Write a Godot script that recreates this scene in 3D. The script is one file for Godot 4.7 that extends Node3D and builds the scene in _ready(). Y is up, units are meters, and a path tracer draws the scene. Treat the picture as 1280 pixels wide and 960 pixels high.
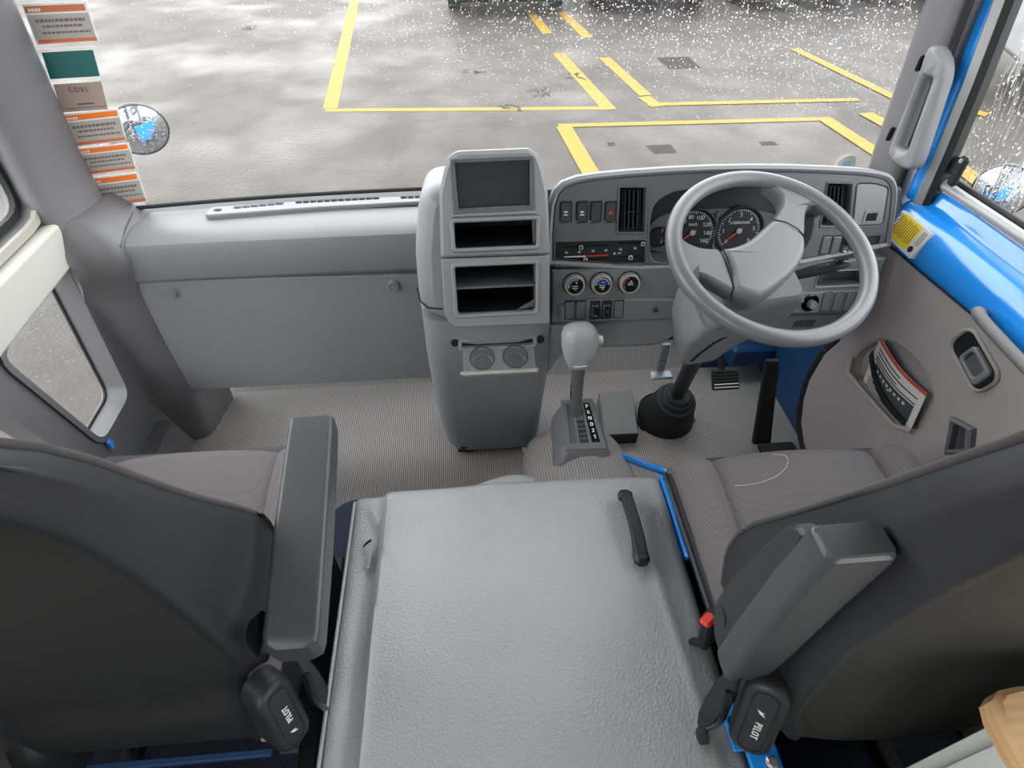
extends Node3D
# A minibus cab seen from between its two front seats. x right, y up from the cab floor, -z forward, metres.

# ---------------------------------------------------------------- mesh builder
class MB:
	var t := PackedVector3Array()
	var s := 0
	func tri(a: Vector3, b: Vector3, c: Vector3) -> void:
		t.append(a); t.append(b); t.append(c)
	func quad(a: Vector3, b: Vector3, c: Vector3, d: Vector3) -> void:
		tri(a, b, c); tri(a, c, d)
	func begin() -> void:
		s = t.size()
	func flip() -> void:
		for i in range(s, t.size(), 3):
			var k := t[i + 1]
			t[i + 1] = t[i + 2]; t[i + 2] = k
	func fin() -> void:                       # closed solids: make the outside clockwise
		if t.size() == s: return
		var o := t[s]
		var v := 0.0
		for i in range(s, t.size(), 3):
			v += (t[i] - o).dot((t[i + 1] - o).cross(t[i + 2] - o))
		if v > 0.0: flip()
	func face(way: Vector3) -> void:          # open sheets: front towards «way»
		var n := Vector3.ZERO
		for i in range(s, t.size(), 3):
			n += (t[i + 2] - t[i]).cross(t[i + 1] - t[i])
		if n.dot(way) < 0.0: flip()
	func loft(rings: Array, capped := true) -> MB:
		begin()
		var n: int = rings[0].size()
		for r in rings.size() - 1:
			var a: PackedVector3Array = rings[r]
			var b: PackedVector3Array = rings[r + 1]
			for i in n:
				var j := (i + 1) % n
				quad(a[i], a[j], b[j], b[i])
		if capped:
			for e in 2:
				var g: PackedVector3Array = rings[0] if e == 0 else rings[-1]
				var m := Vector3.ZERO
				for p in g: m += p
				m /= n
				var nn := Vector3.ZERO
				for i in n: nn += (g[i] - m).cross(g[(i + 1) % n] - m)
				var ix := PackedInt32Array()
				if nn.length() > 1e-9:
					nn = nn.normalized()
					var uu := (g[0] - m).normalized()
					uu = (uu - nn * nn.dot(uu)).normalized()
					var vv := nn.cross(uu)
					var flat := PackedVector2Array()
					for p in g: flat.append(Vector2((p - m).dot(uu), (p - m).dot(vv)) * 100.0)
					ix = Geometry2D.triangulate_polygon(flat)
				if ix.size():
					for i in range(0, ix.size(), 3):
						var pa := g[ix[i]]; var pb := g[ix[i + 1]]; var pc := g[ix[i + 2]]
						var same: bool = (pb - pa).cross(pc - pa).dot(nn) > 0.0
						if same == (e == 1): tri(pa, pb, pc)
						else: tri(pa, pc, pb)
				else:
					for i in n:
						var j := (i + 1) % n
						if e == 0: tri(m, g[j], g[i])
						else: tri(m, g[i], g[j])
		fin()
		return self
	func sheet(rows: Array, way: Vector3) -> MB:
		begin()
		for r in rows.size() - 1:
			for i in rows[0].size() - 1:
				quad(rows[r][i], rows[r][i + 1], rows[r + 1][i + 1], rows[r + 1][i])
		face(way)
		return self
	func slab(rows: Array, by: Vector3) -> MB:   # a sheet with thickness
		begin()
		var nr := rows.size()
		var nc: int = rows[0].size()
		for r in nr - 1:
			for i in nc - 1:
				quad(rows[r][i], rows[r][i + 1], rows[r + 1][i + 1], rows[r + 1][i])
				quad(rows[r][i] + by, rows[r + 1][i] + by, rows[r + 1][i + 1] + by, rows[r][i + 1] + by)
		for r in nr - 1:
			quad(rows[r][0], rows[r + 1][0], rows[r + 1][0] + by, rows[r][0] + by)
			quad(rows[r + 1][nc - 1], rows[r][nc - 1], rows[r][nc - 1] + by, rows[r + 1][nc - 1] + by)
		for i in nc - 1:
			quad(rows[0][i + 1], rows[0][i], rows[0][i] + by, rows[0][i + 1] + by)
			quad(rows[nr - 1][i], rows[nr - 1][i + 1], rows[nr - 1][i + 1] + by, rows[nr - 1][i] + by)
		fin()
		return self
	func box(c: Vector3, size: Vector3, b := 0.003, x := Transform3D()) -> MB:   # chamfered box
		begin()
		var h := size / 2.0
		b = minf(b, minf(h.x, minf(h.y, h.z)) * 0.9)
		var rings := []
		for k in 4:
			var y: float = [-h.y, -h.y + b, h.y - b, h.y][k]
			var e: float = b if k == 0 or k == 3 else 0.0
			var r := PackedVector3Array()
			var hx := h.x - e
			var hz := h.z - e
			var w := b if e == 0.0 else b * 0.4
			for p in [Vector2(-hx + w, -hz), Vector2(hx - w, -hz), Vector2(hx, -hz + w), Vector2(hx, hz - w), Vector2(hx - w, hz), Vector2(-hx + w, hz), Vector2(-hx, hz - w), Vector2(-hx, -hz + w)]:
				r.append(x * (c + Vector3(p.x, y, p.y)))
			rings.append(r)
		return loft(rings)
	func plate(outer: PackedVector2Array, holes: Array, z0: float, z1: float, b := 0.0015, x := Transform3D()) -> MB:
		begin()
		outer = MB.ccw(outer)
		var loops := [outer]
		for h in holes:
			var g := MB.ccw(h)
			g.reverse()
			loops.append(g)
		for lp in loops:
			var f := MB.inset(lp, b)
			for i in lp.size():
				var j: int = (i + 1) % lp.size()
				var p: Vector2 = lp[i]; var q: Vector2 = lp[j]
				quad(x * Vector3(p.x, p.y, z0), x * Vector3(q.x, q.y, z0), x * Vector3(q.x, q.y, z1 - b), x * Vector3(p.x, p.y, z1 - b))
				if b > 0.0: quad(x * Vector3(p.x, p.y, z1 - b), x * Vector3(q.x, q.y, z1 - b), x * Vector3(f[j].x, f[j].y, z1), x * Vector3(f[i].x, f[i].y, z1))
		for e in 2:
			var o := MB.inset(outer, b) if e else outer
			var hs := []
			for h in holes:
				var g := MB.ccw(h)
				if e:
					g.reverse()
					g = MB.inset(g, b)
					g.reverse()
				hs.append(g)
			var cuts := [-1e3]
			for h in hs:
				var m := Vector2.ZERO
				for p in h: m += p
				cuts.append(m.x / h.size())
			cuts.append(1e3)
			cuts.sort()
			for k in cuts.size() - 1:
				if cuts[k + 1] - cuts[k] < 1e-4: continue
				var strip := PackedVector2Array([Vector2(cuts[k], -1e3), Vector2(cuts[k + 1], -1e3), Vector2(cuts[k + 1], 1e3), Vector2(cuts[k], 1e3)])
				var pieces: Array = Geometry2D.intersect_polygons(o, strip) if cuts.size() > 2 else [o]
				for h in hs:
					var nxt := []
					for pc in pieces: nxt.append_array(Geometry2D.clip_polygons(pc, h))
					pieces = nxt
				for pc in pieces:
					var ix := Geometry2D.triangulate_polygon(pc)
					for i in range(0, ix.size(), 3):
						var a: Vector2 = pc[ix[i]]; var bb: Vector2 = pc[ix[i + 1]]; var c: Vector2 = pc[ix[i + 2]]
						if ((bb - a).cross(c - a) > 0.0) != (e == 1):
							var w := bb
							bb = c; c = w
						var z := z1 if e else z0
						tri(x * Vector3(a.x, a.y, z), x * Vector3(bb.x, bb.y, z), x * Vector3(c.x, c.y, z))
		fin()
		return self
	static func ccw(p: PackedVector2Array) -> PackedVector2Array:
		var a := 0.0
		for i in p.size(): a += p[i].cross(p[(i + 1) % p.size()])
		var q := p.duplicate()
		if a < 0.0: q.reverse()
		return q
	static func inset(p: PackedVector2Array, b: float) -> PackedVector2Array:
		var r := PackedVector2Array()
		var n := p.size()
		for i in n:
			var d1 := (p[i] - p[(i + n - 1) % n]).normalized()
			var d2 := (p[(i + 1) % n] - p[i]).normalized()
			var n1 := Vector2(-d1.y, d1.x)
			var n2 := Vector2(-d2.y, d2.x)
			r.append(p[i] + (n1 + n2) / maxf(0.4, 1.0 + n1.dot(n2)) * b)
		return r
	func tube(path: PackedVector3Array, rad, n := 10, closed := false, flat := 1.0, hint := Vector3.UP) -> MB:
		var rings := []
		var m := path.size()
		for i in m:
			var a := path[(i + m - 1) % m] if closed or i > 0 else path[0]
			var b := path[(i + 1) % m] if closed or i < m - 1 else path[m - 1]
			var d := (b - a).normalized()
			var h := hint if absf(d.dot(hint)) < 0.95 else Vector3(0.3, 0.2, 1.0).normalized()
			var u := d.cross(h).normalized()
			var v := u.cross(d)
			var rr: float = rad[i] if rad is Array else rad
			var g := PackedVector3Array()
			for k in n:
				var w := TAU * k / n
				g.append(path[i] + u * cos(w) * rr + v * sin(w) * rr * flat)
			rings.append(g)
		if closed: rings.append(rings[0])
		return loft(rings, not closed)
	func lathe(prof: Array, n := 24, x := Transform3D()) -> MB:      # profile of (radius, height along z)
		var rings := []
		for p in prof:
			var g := PackedVector3Array()
			for k in n:
				var w := TAU * k / n
				g.append(x * Vector3(cos(w) * p[0], sin(w) * p[0], p[1]))
			rings.append(g)
		return loft(rings)
	func mesh(thr := 40.0) -> ArrayMesh:
		var n := t.size()
		var fn := PackedVector3Array()
		for i in range(0, n, 3): fn.append((t[i + 2] - t[i]).cross(t[i + 1] - t[i]))
		var seen := {}
		for i in n:
			var key := Vector3i((t[i] * 20000.0).round())
			if seen.has(key): seen[key].append(i / 3)
			else: seen[key] = [i / 3]
		var lim := cos(deg_to_rad(thr))
		var un := PackedVector3Array()
		for f in fn: un.append(f.normalized())
		var nm := PackedVector3Array()
		for i in n:
			var me := un[i / 3]
			var sum := Vector3.ZERO
			for f in seen[Vector3i((t[i] * 20000.0).round())]:
				if un[f].dot(me) > lim: sum += fn[f]
			nm.append(sum.normalized() if sum.length_squared() > 0.0 else Vector3.UP)
		var a := []
		a.resize(Mesh.ARRAY_MAX)
		a[Mesh.ARRAY_VERTEX] = t
		a[Mesh.ARRAY_NORMAL] = nm
		var am := ArrayMesh.new()
		am.add_surface_from_arrays(Mesh.PRIMITIVE_TRIANGLES, a)
		return am

# ---------------------------------------------------------------- scene helpers
var off := {}
var taken := {}
var M := {}
var rng := RandomNumberGenerator.new()

func V(x: float, y: float, z: float) -> Vector3: return Vector3(x, y, z)
func V2(a: Array) -> PackedVector2Array:
	var r := PackedVector2Array()
	for i in range(0, a.size(), 2): r.append(Vector2(a[i], a[i + 1]))
	return r
func P3(a: Array) -> PackedVector3Array:
	var r := PackedVector3Array()
	for i in range(0, a.size(), 3): r.append(Vector3(a[i], a[i + 1], a[i + 2]))
	return r
func numbered(called: String) -> String:
	var k: int = taken.get(called, 0)
	taken[called] = k + 1
	return called if k == 0 else "%s_%03d" % [called, k]
func tag(o: Node, label: String, category: String, group := "") -> void:
	o.set_meta("label", label); o.set_meta("category", category)
	if group: o.set_meta("group", group)
func thing(called: String, label: String, category: String, at := Vector3.ZERO, group := "", local := false, basis := Basis()) -> Node3D:
	var o := Node3D.new()
	o.name = numbered(called)
	add_child(o)
	o.transform = Transform3D(basis, at)
	if not local: off[o] = -at            # parts of such a thing are given in scene coordinates
	tag(o, label, category, group)
	return o
func part(called: String, mesh: Mesh, mt: Material, parent: Node, at := Vector3.ZERO, basis := Basis()) -> MeshInstance3D:
	var o := MeshInstance3D.new()
	o.name = called
	o.mesh = mesh
	o.material_override = mt
	parent.add_child(o, true)
	o.transform = Transform3D(basis, at + off.get(parent, Vector3.ZERO))
	return o
func solo(called: String, label: String, category: String, mesh: Mesh, mt: Material, group := "") -> MeshInstance3D:
	var o := part(numbered(called), mesh, mt, self)
	tag(o, label, category, group)
	return o
func struct(called: String, mesh: Mesh, mt: Material) -> MeshInstance3D:
	var o := part(called, mesh, mt, self)
	o.set_meta("kind", "structure")
	return o
func word(said: String, h: float, mt: Material, parent: Node, at: Vector3, basis := Basis(), called := "lettering", bold := false) -> MeshInstance3D:
	var m := TextMesh.new()
	var f := SystemFont.new()
	f.font_names = PackedStringArray(["Droid Sans"])
	if bold: f.font_weight = 700
	m.font = f
	m.text = said
	m.font_size = 32
	m.pixel_size = h / 24.0
	m.depth = 0.0006
	m.curve_step = 2.0
	return part(called, m, mt, parent, at, basis)
func rrect(w: float, h: float, r: float, n := 4, cx := 0.0, cy := 0.0) -> PackedVector2Array:
	var p := PackedVector2Array()
	for q in 4:
		var c := Vector2((w / 2 - r) * [1, -1, -1, 1][q], (h / 2 - r) * [1, 1, -1, -1][q])
		for k in n + 1:
			var a := (q + float(k) / n) * PI / 2
			p.append(Vector2(cx, cy) + c + Vector2(cos(a), sin(a)) * r)
	return p
func round_poly(p: PackedVector2Array, times := 2) -> PackedVector2Array:      # corner cutting
	for k in times:
		var q := PackedVector2Array()
		for i in p.size():
			var a := p[i]; var b := p[(i + 1) % p.size()]
			q.append(a.lerp(b, 0.25)); q.append(a.lerp(b, 0.75))
		p = q
	return p
func fillet(p: PackedVector2Array, rad: float, per := 4) -> PackedVector2Array:
	var q := PackedVector2Array()
	var n := p.size()
	for i in n:
		var a := p[(i + n - 1) % n]; var b := p[i]; var c := p[(i + 1) % n]
		var f := b + (a - b).normalized() * minf(rad, (a - b).length() * 0.45)
		var g := b + (c - b).normalized() * minf(rad, (c - b).length() * 0.45)
		for k in per + 1:
			var t := float(k) / per
			q.append(f.lerp(b, t).lerp(b.lerp(g, t), t))
	return q
func ring(c: Vector3, ax: Vector3, ay: Vector3, shape: PackedVector2Array) -> PackedVector3Array:
	var r := PackedVector3Array()
	for p in shape: r.append(c + ax * p.x + ay * p.y)
	return r
func curve(pts: PackedVector3Array, per := 6, closed := false) -> PackedVector3Array:   # Catmull-Rom
	var r := PackedVector3Array()
	var n := pts.size()
	for i in (n if closed else n - 1):
		var p0 := pts[(i + n - 1) % n] if closed or i > 0 else pts[0]
		var p3 := pts[(i + 2) % n] if closed or i < n - 2 else pts[n - 1]
		for k in per: r.append(pts[i].cubic_interpolate(pts[(i + 1) % n], p0, p3, float(k) / per))
	if not closed: r.append(pts[n - 1])
	return r
func tab(t: Array, x: float) -> float:        # piecewise linear table [x0, y0, x1, y1, ...]
	if x <= t[0]: return t[1]
	for i in range(2, t.size(), 2):
		if x <= t[i]: return lerpf(t[i - 1], t[i + 1], (x - t[i - 2]) / (t[i] - t[i - 2]))
	return t[-1]
func mb() -> MB: return MB.new()

# ---------------------------------------------------------------- materials
func mat(c: Color, rough := 0.6, metal := 0.0, spec := 0.5) -> StandardMaterial3D:
	var m := StandardMaterial3D.new()
	m.albedo_color = c
	m.roughness = rough
	m.metallic = metal
	m.metallic_specular = spec
	return m
func relief(m: StandardMaterial3D, tex: Texture2D, scale: Vector3, cm: float) -> StandardMaterial3D:
	m.heightmap_enabled = true
	m.heightmap_texture = tex
	m.heightmap_scale = cm
	m.uv1_triplanar = true
	m.uv1_world_triplanar = true
	m.uv1_scale = scale
	return m
func noise_tex(freq: float, kind := FastNoiseLite.TYPE_CELLULAR, size := 512, ramp: Array = [], octaves := 3, sd := 1) -> NoiseTexture2D:
	var n := FastNoiseLite.new()
	n.noise_type = kind
	n.frequency = freq
	n.seed = sd
	n.fractal_octaves = octaves
	var t := NoiseTexture2D.new()
	t.width = size; t.height = size
	t.seamless = true
	t.noise = n
	if ramp.size():
		var g := Gradient.new()
		g.offsets = PackedFloat32Array(ramp[0])
		g.colors = PackedColorArray(ramp[1])
		t.color_ramp = g
	return t
func img_tex(w: int, h: int, f: Callable) -> ImageTexture:
	var im := Image.create(w, h, false, Image.FORMAT_RGB8)
	for y in h:
		for x in w: im.set_pixel(x, y, f.call(x, y))
	return ImageTexture.create_from_image(im)

func make_materials() -> void:
	var grain := noise_tex(0.055)
	var fine := noise_tex(0.12, FastNoiseLite.TYPE_SIMPLEX, 256)
	M.plastic = relief(mat(Color8(124, 125, 127), 0.5), grain, V(9, 9, 9), 0.012)
	M.plastic_dark = relief(mat(Color8(87, 88, 91), 0.5), grain, V(9, 9, 9), 0.012)
	M.panel = relief(mat(Color8(126, 127, 128), 0.6), grain, V(9, 9, 9), 0.012)
	M.trim = relief(mat(Color8(106, 105, 106), 0.55), grain, V(9, 9, 9), 0.012)
	M.door_panel = relief(mat(Color8(160, 155, 153), 0.75), grain, V(14, 14, 14), 0.012)
	M.console = relief(mat(Color8(128, 131, 133), 0.5), grain, V(9, 9, 9), 0.012)
	M.black = mat(Color8(22, 23, 25), 0.5)
	M.black_gloss = mat(Color8(14, 15, 17), 0.18)
	M.gap = mat(Color8(9, 9, 10), 0.9)
	M.rubber = mat(Color8(26, 26, 27), 0.7)
	M.switch = mat(Color8(50, 52, 56), 0.45)
	M.blank = relief(mat(Color8(94, 94, 95), 0.5), fine, V(20, 20, 20), 0.006)
	M.rim = mat(Color8(98, 98, 100), 0.34)
	M.hub = relief(mat(Color8(102, 102, 104), 0.45), grain, V(12, 12, 12), 0.012)
	M.vinyl = relief(mat(Color8(154, 154, 155), 0.36), grain, V(7, 7, 7), 0.16)
	M.seat_vinyl = relief(mat(Color8(40, 40, 42), 0.48), grain, V(12, 12, 12), 0.012)
	M.seat_back = relief(mat(Color8(42, 42, 40), 0.55), grain, V(12, 12, 12), 0.01)
	var weave := img_tex(32, 32, func(x, y):
		var a := sin(TAU * (x + y) / 16.0) * 0.5 + 0.5
		var b := sin(TAU * (x - y) / 16.0) * 0.5 + 0.5
		var g: float = maxf(a, b)
		return Color(g, g, g))
	var wv := img_tex(64, 64, func(x, y):
		var g: float = 0.72 + 0.28 * sin(TAU * (x + y) / 16.0) * sin(TAU * (x - y) / 16.0)
		return Color(g, g, g))
	M.arm_plastic = relief(mat(Color8(62, 62, 64), 0.4), grain, V(12, 12, 12), 0.012)
	M.end_pad = mat(Color8(47, 51, 52), 0.6)
	M.lower = relief(mat(Color8(106, 107, 110), 0.5), grain, V(9, 9, 9), 0.012)
	M.fabric = relief(mat(Color8(130, 126, 126), 0.95), weave, V(110, 110, 110), 0.03)
	M.fabric.albedo_texture = wv
	M.fabric.uv1_scale = V(55, 55, 55)
	M.fabric_dark = relief(mat(Color8(64, 62, 62), 0.95), weave, V(80, 80, 80), 0.03)
	var ribs := img_tex(32, 32, func(x, y):
		var g: float = clampf(0.5 + 0.9 * sin(TAU * x / 32.0), 0.0, 1.0) * (0.85 + 0.15 * sin(TAU * y / 16.0))
		return Color(g, g, g))
	var rc := img_tex(32, 32, func(x, y):
		var g: float = 0.66 + 0.34 * clampf(0.5 + 0.9 * sin(TAU * x / 32.0), 0.0, 1.0) - 0.07 * float(y < 6)
		return Color(g, g, g))
	M.mat_floor = relief(mat(Color8(172, 168, 166), 0.55), ribs, V(160, 160, 160), 0.12)
	M.mat_floor.albedo_texture = rc
	var pile := noise_tex(0.25, FastNoiseLite.TYPE_SIMPLEX, 256, [[0.0, 0.45, 0.55, 0.8, 1.0], [Color8(22, 26, 42), Color8(40, 47, 68), Color8(54, 62, 86), Color8(96, 104, 126), Color8(190, 194, 204)]], 2)
	M.carpet = relief(mat(Color.WHITE, 1.0), fine, V(7, 7, 7), 0.2)
	M.carpet.albedo_texture = pile
	M.pad = relief(mat(Color8(128, 128, 127), 1.0), fine, V(16, 16, 16), 0.15)
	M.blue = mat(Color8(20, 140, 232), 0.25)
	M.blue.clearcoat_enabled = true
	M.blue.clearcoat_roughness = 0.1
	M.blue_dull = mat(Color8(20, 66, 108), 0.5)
	M.steel = mat(Color8(170, 172, 174), 0.35, 0.9)
	M.zinc = mat(Color8(140, 150, 156), 0.45, 0.7)
	M.alu = mat(Color8(160, 160, 158), 0.4, 0.15)
	M.silver = mat(Color8(196, 194, 188), 0.35, 0.6)
	M.cream = mat(Color8(190, 190, 180), 0.35)
	M.white = mat(Color8(235, 235, 232), 0.5)
	M.print = mat(Color8(205, 207, 208), 0.7)
	M.red = mat(Color8(206, 44, 36), 0.4)
	M.needle = mat(Color8(214, 62, 40), 0.5)
	M.orange = mat(Color8(238, 120, 30), 0.6)
	M.blue_dial = mat(Color8(20, 66, 112), 0.4)
	M.yellow = mat(Color8(236, 206, 30), 0.4)
	M.teal = mat(Color8(16, 96, 92), 0.25)
	M.brown_card = mat(Color8(160, 140, 128), 0.5)
	M.grey_card = mat(Color8(172, 166, 158), 0.5)
	M.terracotta = mat(Color8(196, 110, 70), 0.5)
	M.film = mat(Color8(225, 228, 226), 0.3)
	M.paper = mat(Color8(214, 212, 208), 0.8)
	M.ink = mat(Color8(70, 72, 78), 0.8)
	M.pale_ink = mat(Color8(120, 104, 98), 0.7)
	M.cabinet = mat(Color8(196, 198, 188), 0.4)
	var wood := img_tex(256, 256, func(x, y):
		var g: float = 0.5 + 0.5 * sin(TAU * (y / 256.0 * 9.0 + 0.35 * sin(TAU * x / 256.0) + 0.2 * sin(TAU * (2.0 * x / 256.0 + y / 128.0))))
		return Color8(214, 176, 128).lerp(Color8(188, 144, 94), g * 0.6 + 0.2 * sin(TAU * y / 256.0 * 41.0)))
	M.wood = mat(Color.WHITE, 0.45)
	M.wood.albedo_texture = wood
	M.wood.uv1_triplanar = true
	M.wood.uv1_scale = V(2.2, 2.2, 2.2)
	# glass
	M.glass = mat(Color(1, 1, 1, 0.04), 0.0)
	M.glass.transparency = BaseMaterial3D.TRANSPARENCY_ALPHA
	M.clear = mat(Color(0.9, 0.92, 0.92, 0.06), 0.1)
	M.clear.transparency = BaseMaterial3D.TRANSPARENCY_ALPHA
	M.water = mat(Color(1, 1, 1, 0.0), 0.0)
	M.water.refraction_enabled = true
	M.water.refraction_scale = 0.033
	M.mirror = mat(Color8(225, 228, 230), 0.03, 1.0)
	M.screen = mat(Color8(30, 31, 36), 0.3)
	M.lens = mat(Color(1, 1, 1, 0.03), 0.02)
	M.lens.transparency = BaseMaterial3D.TRANSPARENCY_ALPHA
	# outdoors
	var tone := noise_tex(0.006, FastNoiseLite.TYPE_SIMPLEX, 1024, [[0.0, 0.42, 0.6, 1.0], [Color8(56, 53, 48), Color8(61, 58, 53), Color8(66, 62, 57), Color8(72, 69, 64)]], 6, 5)
	var wet := noise_tex(0.004, FastNoiseLite.TYPE_SIMPLEX, 512, [[0.0, 0.4, 0.62, 1.0], [Color(0.34, 0.34, 0.34), Color(0.48, 0.48, 0.48), Color(0.58, 0.58, 0.58), Color(0.64, 0.64, 0.64)]], 4, 9)
	M.asphalt = relief(mat(Color.WHITE, 1.0), noise_tex(0.2, FastNoiseLite.TYPE_SIMPLEX, 512), V(0.22, 0.22, 0.22), 0.4)
	M.asphalt.metallic_specular = 0.25
	M.asphalt.albedo_texture = tone
	M.asphalt.roughness_texture = wet
	var worn := noise_tex(0.14, FastNoiseLite.TYPE_SIMPLEX, 512, [[0.0, 0.42, 0.49, 1.0], [Color8(70, 66, 54), Color8(108, 92, 44), Color8(140, 108, 20), Color8(148, 116, 30)]], 5, 3)
	M.paint = mat(Color.WHITE, 0.6, 0.0, 0.28)
	M.paint.albedo_texture = worn
	M.paint.uv1_triplanar = true
	M.paint.uv1_world_triplanar = true
	M.paint.uv1_scale = V(0.9, 0.9, 0.9)
	M.patch = mat(Color8(30, 27, 25), 0.75, 0.0, 0.3)
	M.car_dark = mat(Color8(20, 24, 46), 0.25)
	M.car_white = mat(Color8(150, 152, 154), 0.25)
	M.tyre = mat(Color8(20, 20, 20), 0.85)
	M.leaf = mat(Color8(62, 92, 40), 0.8)
	M.leaf_dry = mat(Color8(26, 22, 17), 0.8)

# ---------------------------------------------------------------- the scene
func _ready() -> void:
	rng.seed = 7
	var cam := Camera3D.new()
	cam.name = "camera"
	cam.position = V(0, 1.38, 0)
	cam.rotation_degrees = V(-44.4, -4.6, 0)
	cam.fov = 67.76
	cam.near = 0.02
	cam.far = 200.0
	add_child(cam)
	var env := Environment.new()
	var sky := Sky.new()
	var sm := ProceduralSkyMaterial.new()
	sm.sky_top_color = Color(0.84, 0.85, 0.86)
	sm.sky_horizon_color = Color(0.90, 0.90, 0.90)
	sm.ground_bottom_color = Color(0.42, 0.42, 0.42)
	sm.ground_horizon_color = Color(0.6, 0.6, 0.6)
	sm.sky_energy_multiplier = 1.0
	sky.sky_material = sm
	env.background_mode = Environment.BG_SKY
	env.sky = sky
	env.ambient_light_source = Environment.AMBIENT_SOURCE_SKY
	env.tonemap_mode = Environment.TONE_MAPPER_LINEAR
	env.tonemap_exposure = 8.6
	env.sdfgi_enabled = true
	env.ssao_enabled = true
	env.ssil_enabled = true
	var we := WorldEnvironment.new()
	we.name = "world_environment"
	we.environment = env
	add_child(we)
	make_materials()
	build_shell()
	build_windscreen()
	build_passenger_side()
	build_console()
	build_dashboard()
	build_steering()
	build_selector()
	build_pedals()
	build_engine_cover()
	build_seat(1)
	build_seat(-1)
	build_door()
	build_left_side()
	build_cabin()
	build_stickers()
	build_outdoors()

# ---- shell
func build_shell() -> void:
	struct("floor", mb().box(V(0.05, -0.04, 0.55), V(2.02, 0.08, 4.1), 0.0).mesh(), M.mat_floor)
	var toe := part("toe_board", mb().slab([PackedVector3Array([V(-0.96, 0.0, -1.44), V(1.06, 0.0, -1.44)]), PackedVector3Array([V(-0.96, 0.10, -1.52), V(1.06, 0.10, -1.52)])], V(0, -0.02, -0.02)).mesh(), M.mat_floor, get_node("floor"))
	var cp := thing("carpet", "dark navy cut pile carpet behind the ribbed mat", "carpet", V(0, 0, 0))
	part("pile", mb().plate(V2([-0.93, -2.5, -0.93, 0.86, -0.50, 0.86, -0.45, 0.905, -0.425, 0.935, -0.40, 0.955, -0.375, 0.965, 0.46, 0.965, 0.50, 0.70, 1.03, 0.70, 1.03, -2.5]), [], 0.0, 0.009, 0.003, Transform3D(Basis(V(1, 0, 0), V(0, 0, -1), V(0, 1, 0)), Vector3.ZERO)).mesh(), M.carpet, cp)
	struct("ceiling", mb().box(V(0.05, 2.0, 0.55), V(2.02, 0.06, 4.1), 0.0).mesh(), M.cabinet)
	# front wall, painted blue outside; dull inside
	struct("wall_front", mb().box(V(0.05, 0.075, -1.53), V(1.94, 1.05, 0.03), 0.01).mesh(), M.blue)
	part("bulkhead_lining", mb().box(V(0.05, 0.30, -1.508), V(1.92, 0.56, 0.012), 0.0).mesh(), M.rubber, get_node("wall_front"))
	part("front_header", mb().box(V(0.05, 1.82, -1.36), V(1.94, 0.36, 0.06), 0.01).mesh(), M.trim, get_node("wall_front"))
	# rear wall of the living area
	struct("wall_back", mb().box(V(0.05, 1.0, 2.58), V(2.02, 2.0, 0.04), 0.0).mesh(), M.cabinet)
	# right wall behind the driver's door, with a cabin window
	var zy := Transform3D(Basis(V(0, 0, -1), V(0, 1, 0), V(1, 0, 0)), Vector3.ZERO)      # (p, q) -> z = -p, y = q; thickness along x
	struct("wall_right", mb().plate(V2([0.10, -0.5, 0.10, 2.0, -2.6, 2.0, -2.6, -0.5]), [V2([-0.35, 0.85, -0.35, 1.7, -2.2, 1.7, -2.2, 0.85])], 1.02, 1.06, 0.0, zy).mesh(), M.cabinet)
	struct("wall_left", mb().plate(V2([1.32, -0.5, 1.30, 2.0, -2.6, 2.0, -2.6, -0.5]), [V2([-0.35, 0.85, -0.35, 1.7, -2.2, 1.7, -2.2, 0.85]), fillet(V2([1.185, 0.80, 1.235, 1.7, 0.15, 1.7, 0.15, 0.80]), 0.06), fillet(V2([1.165, 0.70, 1.105, 0.335, 0.945, 0.335, 0.878, 0.665]), 0.035), V2([0.79, 0.655, 0.88, 0.30, 0.35, 0.30, 0.35, 0.655])], -0.95, -0.90, 0.0, zy).mesh(), M.trim)

func ws_z(x: float, y: float) -> float:        # the windscreen's curved surface
	var k := absf(x - 0.06) / 0.9
	return -1.372 + (0.055 if x < 0.06 else 0.095) * pow(k, 2.5) - 0.03 * (y - 0.75)

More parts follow.
